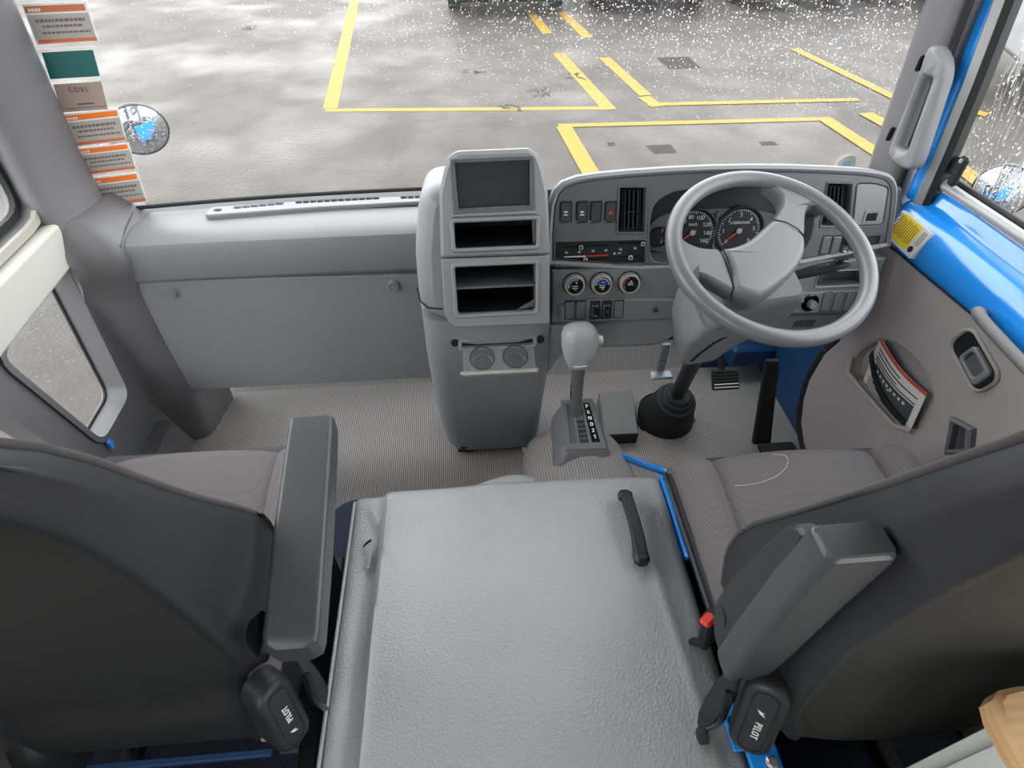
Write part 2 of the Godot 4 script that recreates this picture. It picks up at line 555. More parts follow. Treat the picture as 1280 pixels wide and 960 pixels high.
func build_windscreen() -> void:
	var rows := []
	for j in 13:
		var r := PackedVector3Array()
		var y := 0.65 + 1.01 * j / 12.0
		for i in 33:
			var x := lerpf(-0.875 + 0.09 * (y - 0.75), 0.985 - 0.07 * (y - 0.75), i / 32.0)
			r.append(V(x, y, ws_z(x, y)))
		rows.append(r)
	var w := struct("window_1", mb().sheet(rows, V(0, 0, 1)).mesh(), M.glass)
	w.set_meta("label", "wide windscreen covered with rain drops")
	# black rubber seals round the glass
	var lo := PackedVector3Array()
	for i in 33:
		var x := lerpf(-0.875, 0.985, i / 32.0)
		lo.append(V(x, 0.734 - 0.08 * smoothstep(-0.1, 0.2, x), ws_z(x, 0.735) + 0.006))
	part("lower_seal", mb().tube(lo, 0.005, 8).mesh(), M.rubber, w)
	for e in 2:
		var sd := PackedVector3Array()
		for j in 13:
			var y := 0.72 + 0.94 * j / 12.0
			var x := -0.868 + 0.09 * (y - 0.75) if e == 0 else 0.972 - 0.07 * (y - 0.75)
			sd.append(V(x, y, ws_z(x, y) + 0.006))
		part("side_seal", mb().tube(sd, 0.008 if e else 0.005, 8).mesh(), M.rubber, w)
	# rain on the outside of the glass
	var drop := mb().lathe([[0.0001, -0.3], [0.7, -0.25], [1.0, 0.0], [0.8, 0.38], [0.45, 0.58], [0.0001, 0.65]], 10).mesh(80)
	var at: Array[Transform3D] = []
	while at.size() < 14000:
		var x := rng.randf_range(-0.85, 0.96)
		var y := rng.randf_range(0.76, 1.2)
		var want := clampf(0.16 + 0.9 * (x + 0.35) + 1.1 * (y - 0.9), 0.10, 1.0) * clampf((y - 0.72) / 0.33, 0.3, 1.0)
		if rng.randf() > want: continue
		var s := 0.00035 + 0.0008 * pow(rng.randf(), 3.0) * (0.5 + want)
		var tall := 1.0 + rng.randf() * 0.4
		if rng.randf() < 0.03 * want:                    # running drops
			tall = rng.randf_range(3.0, 12.0)
			s *= 0.9
		var b := Basis(V(s, 0, 0), V(0, s * tall, 0), V(0, 0, s))
		at.append(Transform3D(Basis(b.x, b.y, -b.z), V(x, y, ws_z(x, y) - s * 0.35)))
	scatter("rain_drops", drop, M.water, at, w)

func scatter(called: String, m: Mesh, mt: Material, at: Array[Transform3D], parent: Node) -> void:
	var mm := MultiMesh.new()
	mm.transform_format = MultiMesh.TRANSFORM_3D
	mm.mesh = m
	mm.instance_count = at.size()
	for i in at.size(): mm.set_instance_transform(i, at[i])
	var mi := MultiMeshInstance3D.new()
	mi.name = called
	mi.multimesh = mm
	mi.material_override = mt
	parent.add_child(mi, true)
	mi.position = off.get(parent, Vector3.ZERO)
	mi.set_meta("kind", "stuff")

# ---- passenger's side of the dashboard
func build_passenger_side() -> void:
	var d := thing("passenger_dashboard", "plain grey moulded dashboard in front of the passenger seat", "dashboard", V(-0.47, 0.6, -1.25))
	var rows := []
	var prof := [[0.612, -1.195], [0.622, -1.188], [0.66, -1.186], [0.692, -1.188], [0.708, -1.194], [0.716, -1.206], [0.721, -1.225], [0.724, -1.255], [0.724, -1.31], [0.719, -1.345]]
	for p in prof:
		var r := PackedVector3Array()
		for i in 25:
			var x := lerpf(-0.815, -0.118, i / 24.0)
			var k := pow(absf(x - 0.06) / 0.9, 3.0)
			r.append(V(x, p[0] - 0.004 * k, p[1] + (0.02 * k if p[1] < -1.25 else 0.0)))
		rows.append(r)
	part("moulding", mb().slab(rows, V(0, -0.03, -0.03)).mesh(35), M.plastic, d)
	# dark channel between the moulding and the glass
	var ch := []
	for e in [[0.716, -1.335], [0.709, -1.345], [0.707, -1.362], [0.724, -1.385]]:
		var r := PackedVector3Array()
		for i in 25:
			var x := lerpf(-0.83, 0.0, i / 24.0)
			r.append(V(x, e[0], e[1] + 0.05 * pow(absf(x - 0.06) / 0.9, 3.0)))
		ch.append(r)
	part("glass_channel", mb().slab(ch, V(0, -0.03, 0)).mesh(), M.plastic, d)
	# demister strip with its slots
	var rail := thing("demister_strip", "pale grey demister strip with slots along the glass", "vent strip", V(-0.35, 0.724, -1.30))
	var strip := V2([-0.612, 1.277, -0.604, 1.270, -0.35, 1.290, -0.11, 1.298, -0.11, 1.330, -0.35, 1.328, -0.602, 1.312, -0.611, 1.304])
	var holes := []
	for i in 6: holes.append(rrect(0.017, 0.008, 0.002, 2, -0.545 + 0.019 * i, 1.303 + 0.0022 * i))
	for i in 12: holes.append(rrect(0.014, 0.010, 0.002, 2, -0.405 + 0.0165 * i, 1.318 + 0.0006 * i))
	for i in 3: holes.append(rrect(0.014, 0.010, 0.002, 2, -0.156 + 0.0165 * i, 1.322))
	holes.append(rrect(0.017, 0.010, 0.0045, 3, -0.588, 1.294))
	var flat := Transform3D(Basis(V(1, 0, 0), V(0, 0, -1), V(0, 1, 0)), Vector3.ZERO)
	part("strip", mb().plate(strip, holes, 0.723, 0.734, 0.0025, flat).mesh(), M.plastic, rail)
	part("duct", mb().box(V(-0.36, 0.7235, -1.309), V(0.47, 0.003, 0.03), 0.0).mesh(), M.gap, rail)
	# the flat kick panel
	var k := thing("kick_panel", "flat grey access panel with two round fasteners below passenger dashboard", "panel", V(-0.48, 0.42, -1.2))
	part("panel", mb().plate(round_poly(V2([-0.818, 0.246, -0.120, 0.2435, -0.110, 0.593, -0.797, 0.608]), 0), [], -1.215, -1.20, 0.003).mesh(), M.panel, k)
	for c in [V(-0.727, 0.575, -1.2), V(-0.197, 0.566, -1.2)]:
		var f := part("fastener", mb().lathe([[0.0155, -0.002], [0.0155, 0.004], [0.013, 0.0075], [0.0105, 0.008], [0.009, 0.0055], [0.0001, 0.0055]], 24, Transform3D(Basis(), c)).mesh(), M.plastic, k)
		part("screw_head", mb().lathe([[0.0055, 0.004], [0.0055, 0.0075], [0.0001, 0.008]], 12, Transform3D(Basis(), c)).mesh(), M.plastic, f)
	part("recess", mb().box(V(-0.47, 0.43, -1.225), V(0.66, 0.34, 0.012), 0.0).mesh(), M.plastic_dark, k)

# ---- centre console tower
func build_console() -> void:
	var B := Basis(V(1, 0, 0), V(0, 0.972, -0.2357), V(0, 0.2357, 0.972))
	var c := thing("centre_console", "tall grey centre console with blank screen and open storage slots", "console", V(0.05, 0.60, -0.97), "", true, B)
	# upper body with rounded left shoulder
	var outer := V2([-0.168, 0.0, -0.168, 0.15, -0.161, 0.20, -0.150, 0.262, -0.141, 0.283, -0.126, 0.296, -0.10, 0.302, 0.105, 0.302, 0.111, 0.16, 0.113, 0.0])
	var rings := []
	for e in [[-0.20, 0.0], [-0.055, 0.0], [-0.035, 0.003], [-0.018, 0.010], [-0.008, 0.022], [-0.003, 0.036]]:
		rings.append(ring(V(0, 0, e[0]), V(1, 0, 0), V(0, 1, 0), MB.inset(MB.ccw(round_poly(outer, 1)), e[1])))
	part("shoulder", mb().loft(rings, false).mesh(50), M.console, c)
	part("front_face", mb().plate(MB.inset(MB.ccw(round_poly(outer, 1)), 0.033), [rrect(0.166, 0.056, 0.004, 2, -0.001, 0.208), rrect(0.169, 0.109, 0.004, 2, -0.004, 0.092)], -0.010, -0.0032, 0.001).mesh(), M.console, c)
	for s in [[-0.150, 0.175], [-0.150, 0.14]]:
		part("screw_cap", mb().lathe([[0.004, -0.02], [0.004, 0.0008], [0.0001, 0.0012]], 10, Transform3D(Basis(), V(s[0], s[1], -0.018))).mesh(), M.plastic_dark, c)
	# screen shroud
	var sh := V2([-0.112, 0.164, 0.107, 0.162, 0.101, 0.285, 0.092, 0.325, 0.083, 0.350, 0.066, 0.362, -0.066, 0.361, -0.083, 0.352, -0.094, 0.325, -0.105, 0.289])
	var shroud := mb().plate(fillet(sh, 0.006, 2), [rrect(0.163, 0.064, 0.006, 3, -0.001, 0.208), V2([-0.0725, 0.342, 0.0675, 0.343, 0.0675, 0.260, -0.0705, 0.258])], -0.004, 0.014, 0.006)
	part("screen_shroud", shroud.mesh(30), M.console, c)
	part("shroud_hood", mb().loft([ring(V(0, 0, -0.16), V(1, 0, 0), V(0, 1, 0), MB.inset(MB.ccw(round_poly(V2([-0.10, 0.252, 0.092, 0.252, 0.086, 0.30, 0.074, 0.340, 0.06, 0.350, -0.06, 0.350, -0.074, 0.342, -0.098, 0.29]), 1)), 0.02)), ring(V(0, 0, -0.003), V(1, 0, 0), V(0, 1, 0), round_poly(V2([-0.10, 0.252, 0.096, 0.252, 0.092, 0.30, 0.080, 0.350, 0.064, 0.361, -0.064, 0.360, -0.080, 0.351, -0.098, 0.29]), 1))]).mesh(), M.console, c)
	var scr := part("screen", mb().plate(V2([-0.0725, 0.342, 0.0675, 0.343, 0.0675, 0.260, -0.0705, 0.258]), [], -0.002, 0.005, 0.001).mesh(), M.screen, c)
	part("screen_frame", mb().plate(V2([-0.080, 0.349, 0.075, 0.350, 0.077, 0.2515, -0.081, 0.2495]), [V2([-0.0725, 0.342, 0.0675, 0.343, 0.0675, 0.260, -0.0705, 0.258])], 0.012, 0.0155, 0.0015).mesh(), M.plastic_dark, scr)
	# storage slots
	pocket(c, "storage_slot", -0.001, 0.208, 0.163, 0.053, 0.14, 0.014, false)
	var lower := V2([-0.112, 0.161, 0.107, 0.159, 0.109, 0.008, -0.085, 0.010, -0.098, 0.014, -0.108, 0.026, -0.114, 0.045])
	part("lower_fascia", mb().plate(lower, [rrect(0.166, 0.106, 0.006, 3, -0.004, 0.092)], -0.004, 0.012, 0.003).mesh(30), M.console, c)
	pocket(c, "storage_bin", -0.004, 0.092, 0.166, 0.106, 0.15, 0.012, true)
	# lower body, narrowing to the floor (still in the tower's own axes)
	var lo := []
	for e in [[0.016, -0.170, 0.120, -0.012], [-0.03, -0.170, 0.122, -0.022], [-0.10, -0.172, 0.124, -0.050], [-0.20, -0.172, 0.125, -0.095], [-0.32, -0.170, 0.122, -0.155], [-0.44, -0.163, 0.120, -0.212], [-0.50, -0.156, 0.117, -0.245], [-0.525, -0.150, 0.115, -0.265]]:
		var r := PackedVector3Array()
		for p in [[0.0, -0.22], [0.0, -0.07], [0.006, -0.035], [0.022, -0.010], [0.05, 0.0], [0.12, 0.004]]: r.append(V(e[1] + p[0], e[0], e[3] + p[1]))
		for p in [[0.08, 0.004], [0.035, 0.0], [0.014, -0.008], [0.004, -0.026], [0.0, -0.07], [0.0, -0.22]]: r.append(V(e[2] - p[0], e[0], e[3] + p[1]))
		lo.append(r)
	part("lower_body", mb().loft(lo).mesh(50), M.console, c)
	part("side_wing", mb().plate(round_poly(V2([0.09, -0.044, 0.212, -0.046, 0.206, -0.075, 0.190, -0.110, 0.150, -0.160, 0.125, -0.230, 0.09, -0.25]), 1), [], -0.16, -0.045, 0.006, Transform3D(Basis(V(1, 0, 0), 0.40), V(0, -0.01, 0.0))).mesh(40), M.console, c)
	for s in [[-0.098, -0.042], [0.093, -0.045], [-0.105, -0.495]]:
		var zz: float = -0.024 if s[1] > -0.2 else -0.245
		part("screw_recess", mb().lathe([[0.009, -0.004], [0.0095, 0.0022], [0.007, 0.0015], [0.0001, 0.001]], 16, Transform3D(Basis(), V(s[0], s[1], zz))).mesh(), M.gap, c)
	part("left_side_seam", mb().tube(P3([-0.1725, 0.075, -0.06, -0.165, 0.062, -0.02, -0.150, 0.052, -0.006, -0.118, 0.050, 0.0]), 0.0016, 6).mesh(), M.gap, c)
	part("foot_clip", mb().box(V(-0.10, -0.528, -0.275), V(0.05, 0.012, 0.02), 0.002).mesh(), M.black, c)
	# pull-out cup holder
	var h := part("cup_holder", mb().plate(rrect(0.178, 0.026, 0.004, 3, -0.003, -0.050), [rrect(0.160, 0.016, 0.003, 3, -0.003, -0.050)], -0.040, -0.021, 0.002).mesh(), M.console, c)
	part("mouth", mb().box(V(-0.003, -0.050, -0.028), V(0.162, 0.018, 0.004), 0.0).mesh(), M.gap, h)
	var U := Transform3D(Basis(V(1, 0, 0), V(0, -0.622, 0.783), V(0, -0.783, -0.622)), V(-0.003, -0.052, -0.022))   # level tray: x, out, down... built flat
	var tray := mb().plate(V2([-0.078, 0.0, 0.078, 0.0, 0.078, 0.062, -0.078, 0.062]), [circle(-0.037, 0.031, 0.027, 20), circle(0.037, 0.031, 0.027, 20)], -0.002, 0.002, 0.0008, U)
	part("clear_tray", tray.mesh(), M.clear, h)
	for s in [-0.037, 0.037]:
		part("cup_ring", mb().tube(loop(U, s, 0.031, 0.0275, -0.001), 0.0013, 6, true).mesh(), M.black, h)
		part("cup_stop", mb().tube(loop(U, s, 0.031, 0.024, 0.034), 0.0012, 6, true).mesh(), M.clear, h)
	for s in [-0.078, 0.0, 0.078]: part("tray_rib", mb().box(V(s, 0.030, 0.0), V(0.0025, 0.06, 0.012), 0.0005, U).mesh(), M.clear, h)
	part("front_rail", mb().box(V(0, 0.066, 0.0), V(0.174, 0.010, 0.014), 0.004, U).mesh(), M.silver, h)
	part("lower_rail", mb().box(V(0, 0.060, 0.030), V(0.150, 0.004, 0.006), 0.001, U).mesh(), M.clear, h)

func circle(cx: float, cy: float, r: float, n := 20) -> PackedVector2Array:
	var p := PackedVector2Array()
	for k in n: p.append(Vector2(cx + cos(TAU * k / n) * r, cy + sin(TAU * k / n) * r))
	return p
func loop(x: Transform3D, cx: float, cy: float, r: float, z: float, n := 24) -> PackedVector3Array:
	var p := PackedVector3Array()
	for q in circle(cx, cy, r, n): p.append(x * V(q.x, q.y, z))
	return p
func pocket(o: Node, called: String, cx: float, cy: float, w: float, h: float, deep: float, front: float, shelf: bool) -> void:
	# an open box with a rounded lip
	var m := mb()
	m.box(V(cx, cy + h / 2 + 0.001, -deep / 2), V(w + 0.004, 0.002, deep), 0.0)
	m.box(V(cx, cy - h / 2 - 0.001, -deep / 2), V(w + 0.004, 0.002, deep), 0.0)
	m.box(V(cx - w / 2 - 0.001, cy, -deep / 2), V(0.002, h + 0.004, deep), 0.0)
	m.box(V(cx + w / 2 + 0.001, cy, -deep / 2), V(0.002, h + 0.004, deep), 0.0)
	m.box(V(cx, cy, -deep), V(w + 0.004, h + 0.004, 0.003), 0.0)
	var p := part(called, m.mesh(), M.black, o)
	part("lip", mb().plate(rrect(w + 0.014, h + 0.014, 0.009, 4, cx, cy), [rrect(w - 0.002, h - 0.002, 0.004, 4, cx, cy)], front - 0.004, front + 0.0035, 0.003).mesh(), M.console, p)
	if shelf: part("shelf", mb().box(V(cx, cy + 0.004, -deep / 2 + 0.006), V(w, 0.005, deep), 0.001).mesh(), M.plastic_dark, p)

# ---- driver's side of the dashboard, in its own axes: x right, y up the face, z out towards the driver
func build_dashboard() -> void:
	var A := Basis(V(1, 0, 0), V(0, 0.966, -0.2588), V(0, 0.2588, 0.966))
	var d := thing("driver_dashboard", "grey driver's dashboard with round dials, vents and rows of switches", "dashboard", V(0.52, 0.62, -1.03), "", true, A)
	var inner := round_poly(V2([-0.348, 0.074, -0.350, 0.15, -0.344, 0.225, -0.318, 0.249, -0.237, 0.258, -0.073, 0.263, 0.094, 0.261, 0.268, 0.250, 0.345, 0.240, 0.368, 0.226, 0.382, 0.195, 0.402, 0.068]), 1)
	var outer := MB.inset(MB.ccw(inner), -0.012)
	part("hood", mb().plate(outer, [inner], -0.02, 0.006, 0.006).mesh(35), M.plastic, d)
	part("hood_top", mb().loft([ring(V(0, -0.014, -0.085), V(1, 0, 0), V(0, 1, 0), MB.inset(MB.ccw(outer), 0.014)), ring(V(0, 0, -0.018), V(1, 0, 0), V(0, 1, 0), MB.inset(MB.ccw(outer), 0.001))], false).mesh(35), M.plastic, d)
	var dk := []
	for e in [[0.215, -0.128], [0.19, -0.16], [0.10, -0.25], [0.055, -0.33]]:
		var r := PackedVector3Array()
		for i in 9: r.append(V(lerpf(-0.36, 0.41, i / 8.0), e[0], e[1]))
		dk.append(r)
	part("top_deck", mb().slab(dk, V(0, -0.02, 0)).mesh(), M.plastic_dark, d)
	part("backing", mb().plate(MB.inset(MB.ccw(inner), 0.04), [], -0.125, -0.12, 0.0).mesh(), M.gap, d)
	# fascia with its openings
	var ventL := V2([-0.211, 0.238, -0.157, 0.236, -0.151, 0.146, -0.209, 0.147])
	var hvac := fillet(V2([-0.342, 0.132, -0.146, 0.128, -0.142, 0.077, -0.342, 0.080]), 0.005)
	var clus := round_poly(V2([-0.137, 0.11, -0.142, 0.16, -0.140, 0.195, -0.126, 0.214, -0.085, 0.231, 0.05, 0.234, 0.172, 0.224, 0.205, 0.205, 0.219, 0.15, 0.219, 0.105, 0.195, 0.076, 0.03, 0.076, -0.102, 0.076, -0.130, 0.082]), 1)
	var ventR := V2([0.230, 0.231, 0.281, 0.228, 0.299, 0.140, 0.237, 0.143])
	var lid := fillet(V2([0.294, 0.228, 0.335, 0.226, 0.365, 0.217, 0.376, 0.141, 0.309, 0.141]), 0.008)
	var holes := [MB.inset(MB.ccw(ventL), -0.003), hvac, clus, MB.inset(MB.ccw(ventR), -0.003), MB.inset(MB.ccw(lid), -0.0015)]
	var sw := [[-0.322, 0.193], [-0.288, 0.192], [-0.259, 0.191], [-0.228, 0.190]]
	for q in sw: holes.append(rrect(0.0245, 0.043, 0.003, 2, q[0], q[1]))
	var swr := [[0.258, 0.100], [0.2815, 0.099], [0.305, 0.098], [0.3285, 0.097]]
	for q in swr: holes.append(rrect(0.0215, 0.041, 0.003, 2, q[0], q[1]))
	holes.append(rrect(0.030, 0.034, 0.003, 2, 0.366, 0.098))
	part("fascia", mb().plate(MB.inset(MB.ccw(inner), 0.0012), holes, -0.022, 0.0, 0.0018).mesh(30), M.plastic_dark, d)
	# the four switches left of the vent
	for i in 4:
		var s := part("switch", mb().box(V(sw[i][0], sw[i][1], -0.004), V(0.0215, 0.040, 0.014), 0.002).mesh(), M.switch, d)
		if i == 3:
			part("warning_triangle", mb().plate(V2([-0.005, -0.004, 0.005, -0.004, 0, 0.005]), [V2([-0.0022, -0.0024, 0.0022, -0.0024, 0, 0.0016])], 0, 0.0006, 0.0, Transform3D(Basis(), V(sw[i][0], sw[i][1], 0.003))).mesh(), M.red, s)
		elif i < 2:
			part("lamp_mark", mb().plate(V2([-0.0045, 0.003, 0.0045, 0.003, 0.0045, 0.0018, 0.003, 0.0018, 0.0022, -0.0005, -0.0022, -0.0005, -0.003, 0.0018, -0.0045, 0.0018]), [], 0, 0.0005, 0.0, Transform3D(Basis(), V(sw[i][0], sw[i][1], 0.003))).mesh(), M.print, s)
			part("lettering_bar", mb().box(V(sw[i][0], sw[i][1] - 0.0045, 0.0032), V(0.009, 0.0022, 0.0005), 0.0).mesh(), M.print, s)
	air_vent(d, ventL, 4)
	air_vent(d, ventR, 4)
	# heater slider panel
	var hp := part("heater_panel", mb().box(V(-0.243, 0.104, -0.017), V(0.205, 0.062, 0.008), 0.001).mesh(), M.black, d)
	part("heater_rim", mb().plate(MB.inset(MB.ccw(hvac), -0.0035), [hvac], -0.003, 0.002, 0.0015).mesh(), M.plastic_dark, d)
	var z := -0.0125
	for q in [[-0.272, 0.117, 0.100], [-0.272, 0.0885, 0.100], [-0.180, 0.119, 0.048], [-0.178, 0.090, 0.046]]:
		part("slider_slot", mb().box(V(q[0], q[1], z), V(q[2], 0.0034, 0.001), 0.0).mesh(), M.gap, hp)
	for q in [[-0.286, 0.117], [-0.275, 0.0885], [-0.151, 0.119], [-0.176, 0.090]]:
		var kn := part("slider_knob", mb().box(V(q[0], q[1], z + 0.004), V(0.0085, 0.009, 0.009), 0.0015).mesh(), M.switch, hp)
		part("knob_outline", mb().plate(rrect(0.0085, 0.009, 0.001, 1, q[0], q[1]), [rrect(0.0062, 0.0068, 0.0008, 1, q[0], q[1] - 0.0006)], z + 0.0084, z + 0.009, 0.0).mesh(), M.print, kn)
	part("cold_scale", mb().plate(V2([-0.321, 0.0965, -0.273, 0.0965, -0.273, 0.0932, -0.321, 0.0944]), [], z, z + 0.0008, 0.0).mesh(), M.print, hp)
	part("hot_scale", mb().plate(V2([-0.270, 0.0965, -0.224, 0.0970, -0.224, 0.0944, -0.270, 0.0938]), [], z, z + 0.0008, 0.0).mesh(), M.red, hp)
	for q in [[-0.316, 0.104], [-0.288, 0.104], [-0.258, 0.105], [-0.230, 0.105], [-0.198, 0.106], [-0.166, 0.107]]:
		part("airflow_symbol", mb().tube(P3([q[0] - 0.003, q[1] + 0.002, z, q[0] - 0.001, q[1] - 0.0005, z, q[0] + 0.0035, q[1] - 0.0005, z]), 0.0008, 4).mesh(), M.print, hp)
		part("airflow_arrow", mb().plate(V2([q[0] - 0.001, q[1] + 0.003, q[0] + 0.003, q[1] + 0.0035, q[0] + 0.002, q[1] + 0.0005]), [], z, z + 0.0006, 0.0).mesh(), M.print, hp)
	word("A/C", 0.0045, M.print, hp, V(-0.199, 0.0985, z + 0.0004))
	part("fan_dot", mb().lathe([[0.0024, 0], [0.002, 0.0006], [0.0001, 0.0006]], 12, Transform3D(Basis(), V(-0.210, 0.098, z))).mesh(), M.print, hp)
	# instrument cluster
	var bowl := mb()
	var r0 := MB.ccw(clus)
	bowl.loft([ring(V(0, 0, -0.001), V(1, 0, 0), V(0, 1, 0), MB.inset(r0, -0.001)), ring(V(0, 0, -0.066), V(1, 0, 0), V(0, 1, 0), MB.inset(r0, 0.004))], false)
	var cl := part("instrument_cluster", bowl.mesh(30), M.plastic_dark, d)
	part("cluster_rim", mb().plate(MB.inset(r0, -0.004), [r0], -0.003, 0.002, 0.0018).mesh(), M.plastic_dark, cl)
	part("dial_panel", mb().plate(round_poly(V2([-0.125, 0.07, -0.125, 0.145, -0.10, 0.165, -0.05, 0.174, 0.025, 0.175, 0.12, 0.170, 0.20, 0.145, 0.215, 0.10, 0.20, 0.07]), 1), [], -0.064, -0.060, 0.001).mesh(), M.plastic_dark, cl)
	part("panel_back", mb().plate(MB.inset(r0, 0.0), [], -0.070, -0.066, 0.0).mesh(), M.black, cl)
	part("panel_divider", mb().box(V(0.028, 0.120, -0.058), V(0.005, 0.10, 0.006), 0.001).mesh(), M.plastic_dark, cl)
	dial(cl, "speedometer", V(-0.024, 0.124, -0.0595), 0.050, [[20, 205], [40, 172], [60, 132], [80, 102], [100, 66], [120, 28], [140, -4], [160, -34]], 214.0, "km/h")
	dial(cl, "rev_counter", V(0.083, 0.124, -0.0595), 0.050, [[0, 222], [1, 180], [2, 135], [3, 90], [4, 45], [5, 5], [6, -40]], 217.0, "x1000r/min")
	dial(cl, "fuel_gauge", V(-0.100, 0.118, -0.0595), 0.020, [["F", 60], ["E", -60]], -38.0, "")
	# lidded box at the far right
	var lb := part("box_lid", mb().plate(lid, [], -0.014, 0.001, 0.0015).mesh(), M.plastic, d)
	part("finger_pull", mb().plate(rrect(0.034, 0.028, 0.002, 2, 0.344, 0.160), [rrect(0.024, 0.017, 0.002, 2, 0.345, 0.158)], 0.0, 0.0028, 0.001).mesh(), M.plastic, lb)
	part("pull_recess", mb().box(V(0.345, 0.158, 0.0012), V(0.025, 0.018, 0.001), 0.0).mesh(), M.gap, lb)
	# switches under the right vent
	for i in 4:
		var s := part("switch" if i == 2 else "blank_switch", mb().box(V(swr[i][0], swr[i][1], -0.004), V(0.0195, 0.039, 0.014), 0.002).mesh(), M.switch if i > 1 else M.blank, d)
		if i == 2:
			part("mirror_joystick", mb().lathe([[0.0075, 0.0], [0.0078, 0.005], [0.006, 0.0075], [0.0001, 0.008]], 16, Transform3D(Basis(), V(swr[i][0] + 0.0005, swr[i][1] + 0.009, 0.003))).mesh(), M.black, s)
			word("L R", 0.004, M.print, s, V(swr[i][0], swr[i][1] - 0.006, 0.0032))
			part("mirror_mark", mb().plate(V2([-0.004, 0.002, 0.004, 0.001, 0.003, -0.003, -0.003, -0.002]), [V2([-0.002, 0.0008, 0.002, 0.0, 0.0015, -0.0015, -0.0015, -0.0008])], 0.003, 0.0035, 0.0, Transform3D(Basis(), V(swr[i][0], swr[i][1] - 0.0125, 0.0))).mesh(), M.print, s)
	part("key_slot", mb().box(V(0.366, 0.098, -0.010), V(0.029, 0.033, 0.012), 0.002).mesh(), M.switch, d)
	part("card_rest", mb().box(V(0.366, 0.089, -0.002), V(0.027, 0.010, 0.012), 0.002).mesh(), M.plastic, d)
	# lower dashboard
	var low := V2([-0.349, 0.072, -0.348, -0.052, -0.235, -0.050, -0.024, -0.056, -0.016, -0.030, 0.06, -0.035, 0.18, -0.050, 0.194, -0.062, 0.385, -0.066, 0.402, -0.045, 0.408, 0.066])
	var tray := rrect(0.124, 0.036, 0.004, 2, 0.318, 0.023)
	var lk := [[-0.300, 0.039], [-0.240, 0.038], [-0.1775, 0.037]]
	part("lower_dashboard", mb().plate(low, [tray], -0.14, 0.004, 0.004).mesh(35), M.lower, d)
	part("open_tray", mb().box(V(0.318, 0.023, -0.05), V(0.126, 0.038, 0.004), 0.0).mesh(), M.plastic_dark, d)
	part("tray_lip", mb().plate(rrect(0.130, 0.042, 0.005, 2, 0.318, 0.022), [rrect(0.122, 0.034, 0.004, 2, 0.318, 0.023)], 0.0, 0.0065, 0.0015).mesh(), M.plastic, d)
	part("blank_switch", mb().box(V(0.262, 0.026, 0.003), V(0.016, 0.022, 0.006), 0.0015).mesh(), M.switch, d)
	# three rotary heater knobs
	for i in 3:
		var x := Transform3D(Basis(), V(lk[i][0], lk[i][1], 0.004))
		var kb := part("rotary_knob", mb().lathe([[0.0235, -0.001], [0.0235, 0.003], [0.0225, 0.013], [0.0205, 0.0155], [0.0185, 0.0155], [0.0180, 0.0125], [0.0001, 0.0125]], 36, x).mesh(), M.silver, d)
		part("knob_collar", mb().lathe([[0.0262, -0.001], [0.0262, 0.0015], [0.0245, 0.002], [0.0236, 0.0015]], 32, x).mesh(), M.gap, kb)
		part("knob_face", mb().lathe([[0.0180, 0.0125], [0.0178, 0.0132], [0.0001, 0.0132]], 32, x).mesh(), M.black_gloss, kb)
		var arc := PackedVector3Array()
		var lo: float = [60.0, 0.0, 100.0][i]
		var hi: float = [200.0, 180.0, 215.0][i]
		for k in 13:
			var w := deg_to_rad(lerpf(lo, hi, k / 12.0))
			arc.append(x * V(cos(w) * 0.0148, sin(w) * 0.0148, 0.0133))
		part("dial_arc", mb().tube(arc, 0.0010, 5).mesh(), [M.print, M.print, M.needle][i], kb)
		if i < 2:
			var sec := PackedVector2Array()
			for k in 15:
				var w := deg_to_rad(lerpf(lo, hi, k / 14.0))
				sec.append(Vector2(cos(w), sin(w)) * 0.0135)
			for k in 15:
				var w := deg_to_rad(lerpf(hi, lo, k / 14.0))
				sec.append(Vector2(cos(w), sin(w)) * (0.0095 if i == 0 else 0.004))
			part("blue_band", mb().plate(sec, [], 0.0132, 0.0136, 0.0, x).mesh(), M.blue_dial, kb)
		for q in ([[0.0, -0.001], [0.0, -0.0055], [0.0015, -0.009]] if i < 2 else [[0.0, 0.003], [0.0, -0.001]]):
			part("print_line", mb().box(V(q[0], q[1], 0.0135), V(0.012 if q[1] > -0.008 else 0.004, 0.0014, 0.0004), 0.0, x).mesh(), M.print, kb)
		part("print_dot", mb().lathe([[0.0017, 0.0], [0.0015, 0.0005], [0.0001, 0.0005]], 10, x * Transform3D(Basis(), V(0.001 if i else 0.003, 0.0065, 0.0133))).mesh(), M.print, kb)
		part("pointer", mb().box(V(-0.0155 if i < 2 else -0.013, -0.012, 0.0152), V(0.003, 0.0035, 0.0008), 0.0, x).mesh(), M.orange, kb)
	# switch strip below the knobs
	var strip := V2([-0.334, 0.006, -0.02, -0.004, -0.02, -0.054, -0.06, -0.056, -0.235, -0.053, -0.322, -0.050, -0.330, -0.046])
	var sp := part("switch_strip", mb().plate(round_poly(strip, 1), [], 0.0, 0.013, 0.005).mesh(35), M.lower, d)
	var row := [[-0.3095, -0.0195], [-0.2845, -0.0205], [-0.2525, -0.0215], [-0.226, -0.022], [-0.199, -0.0225]]
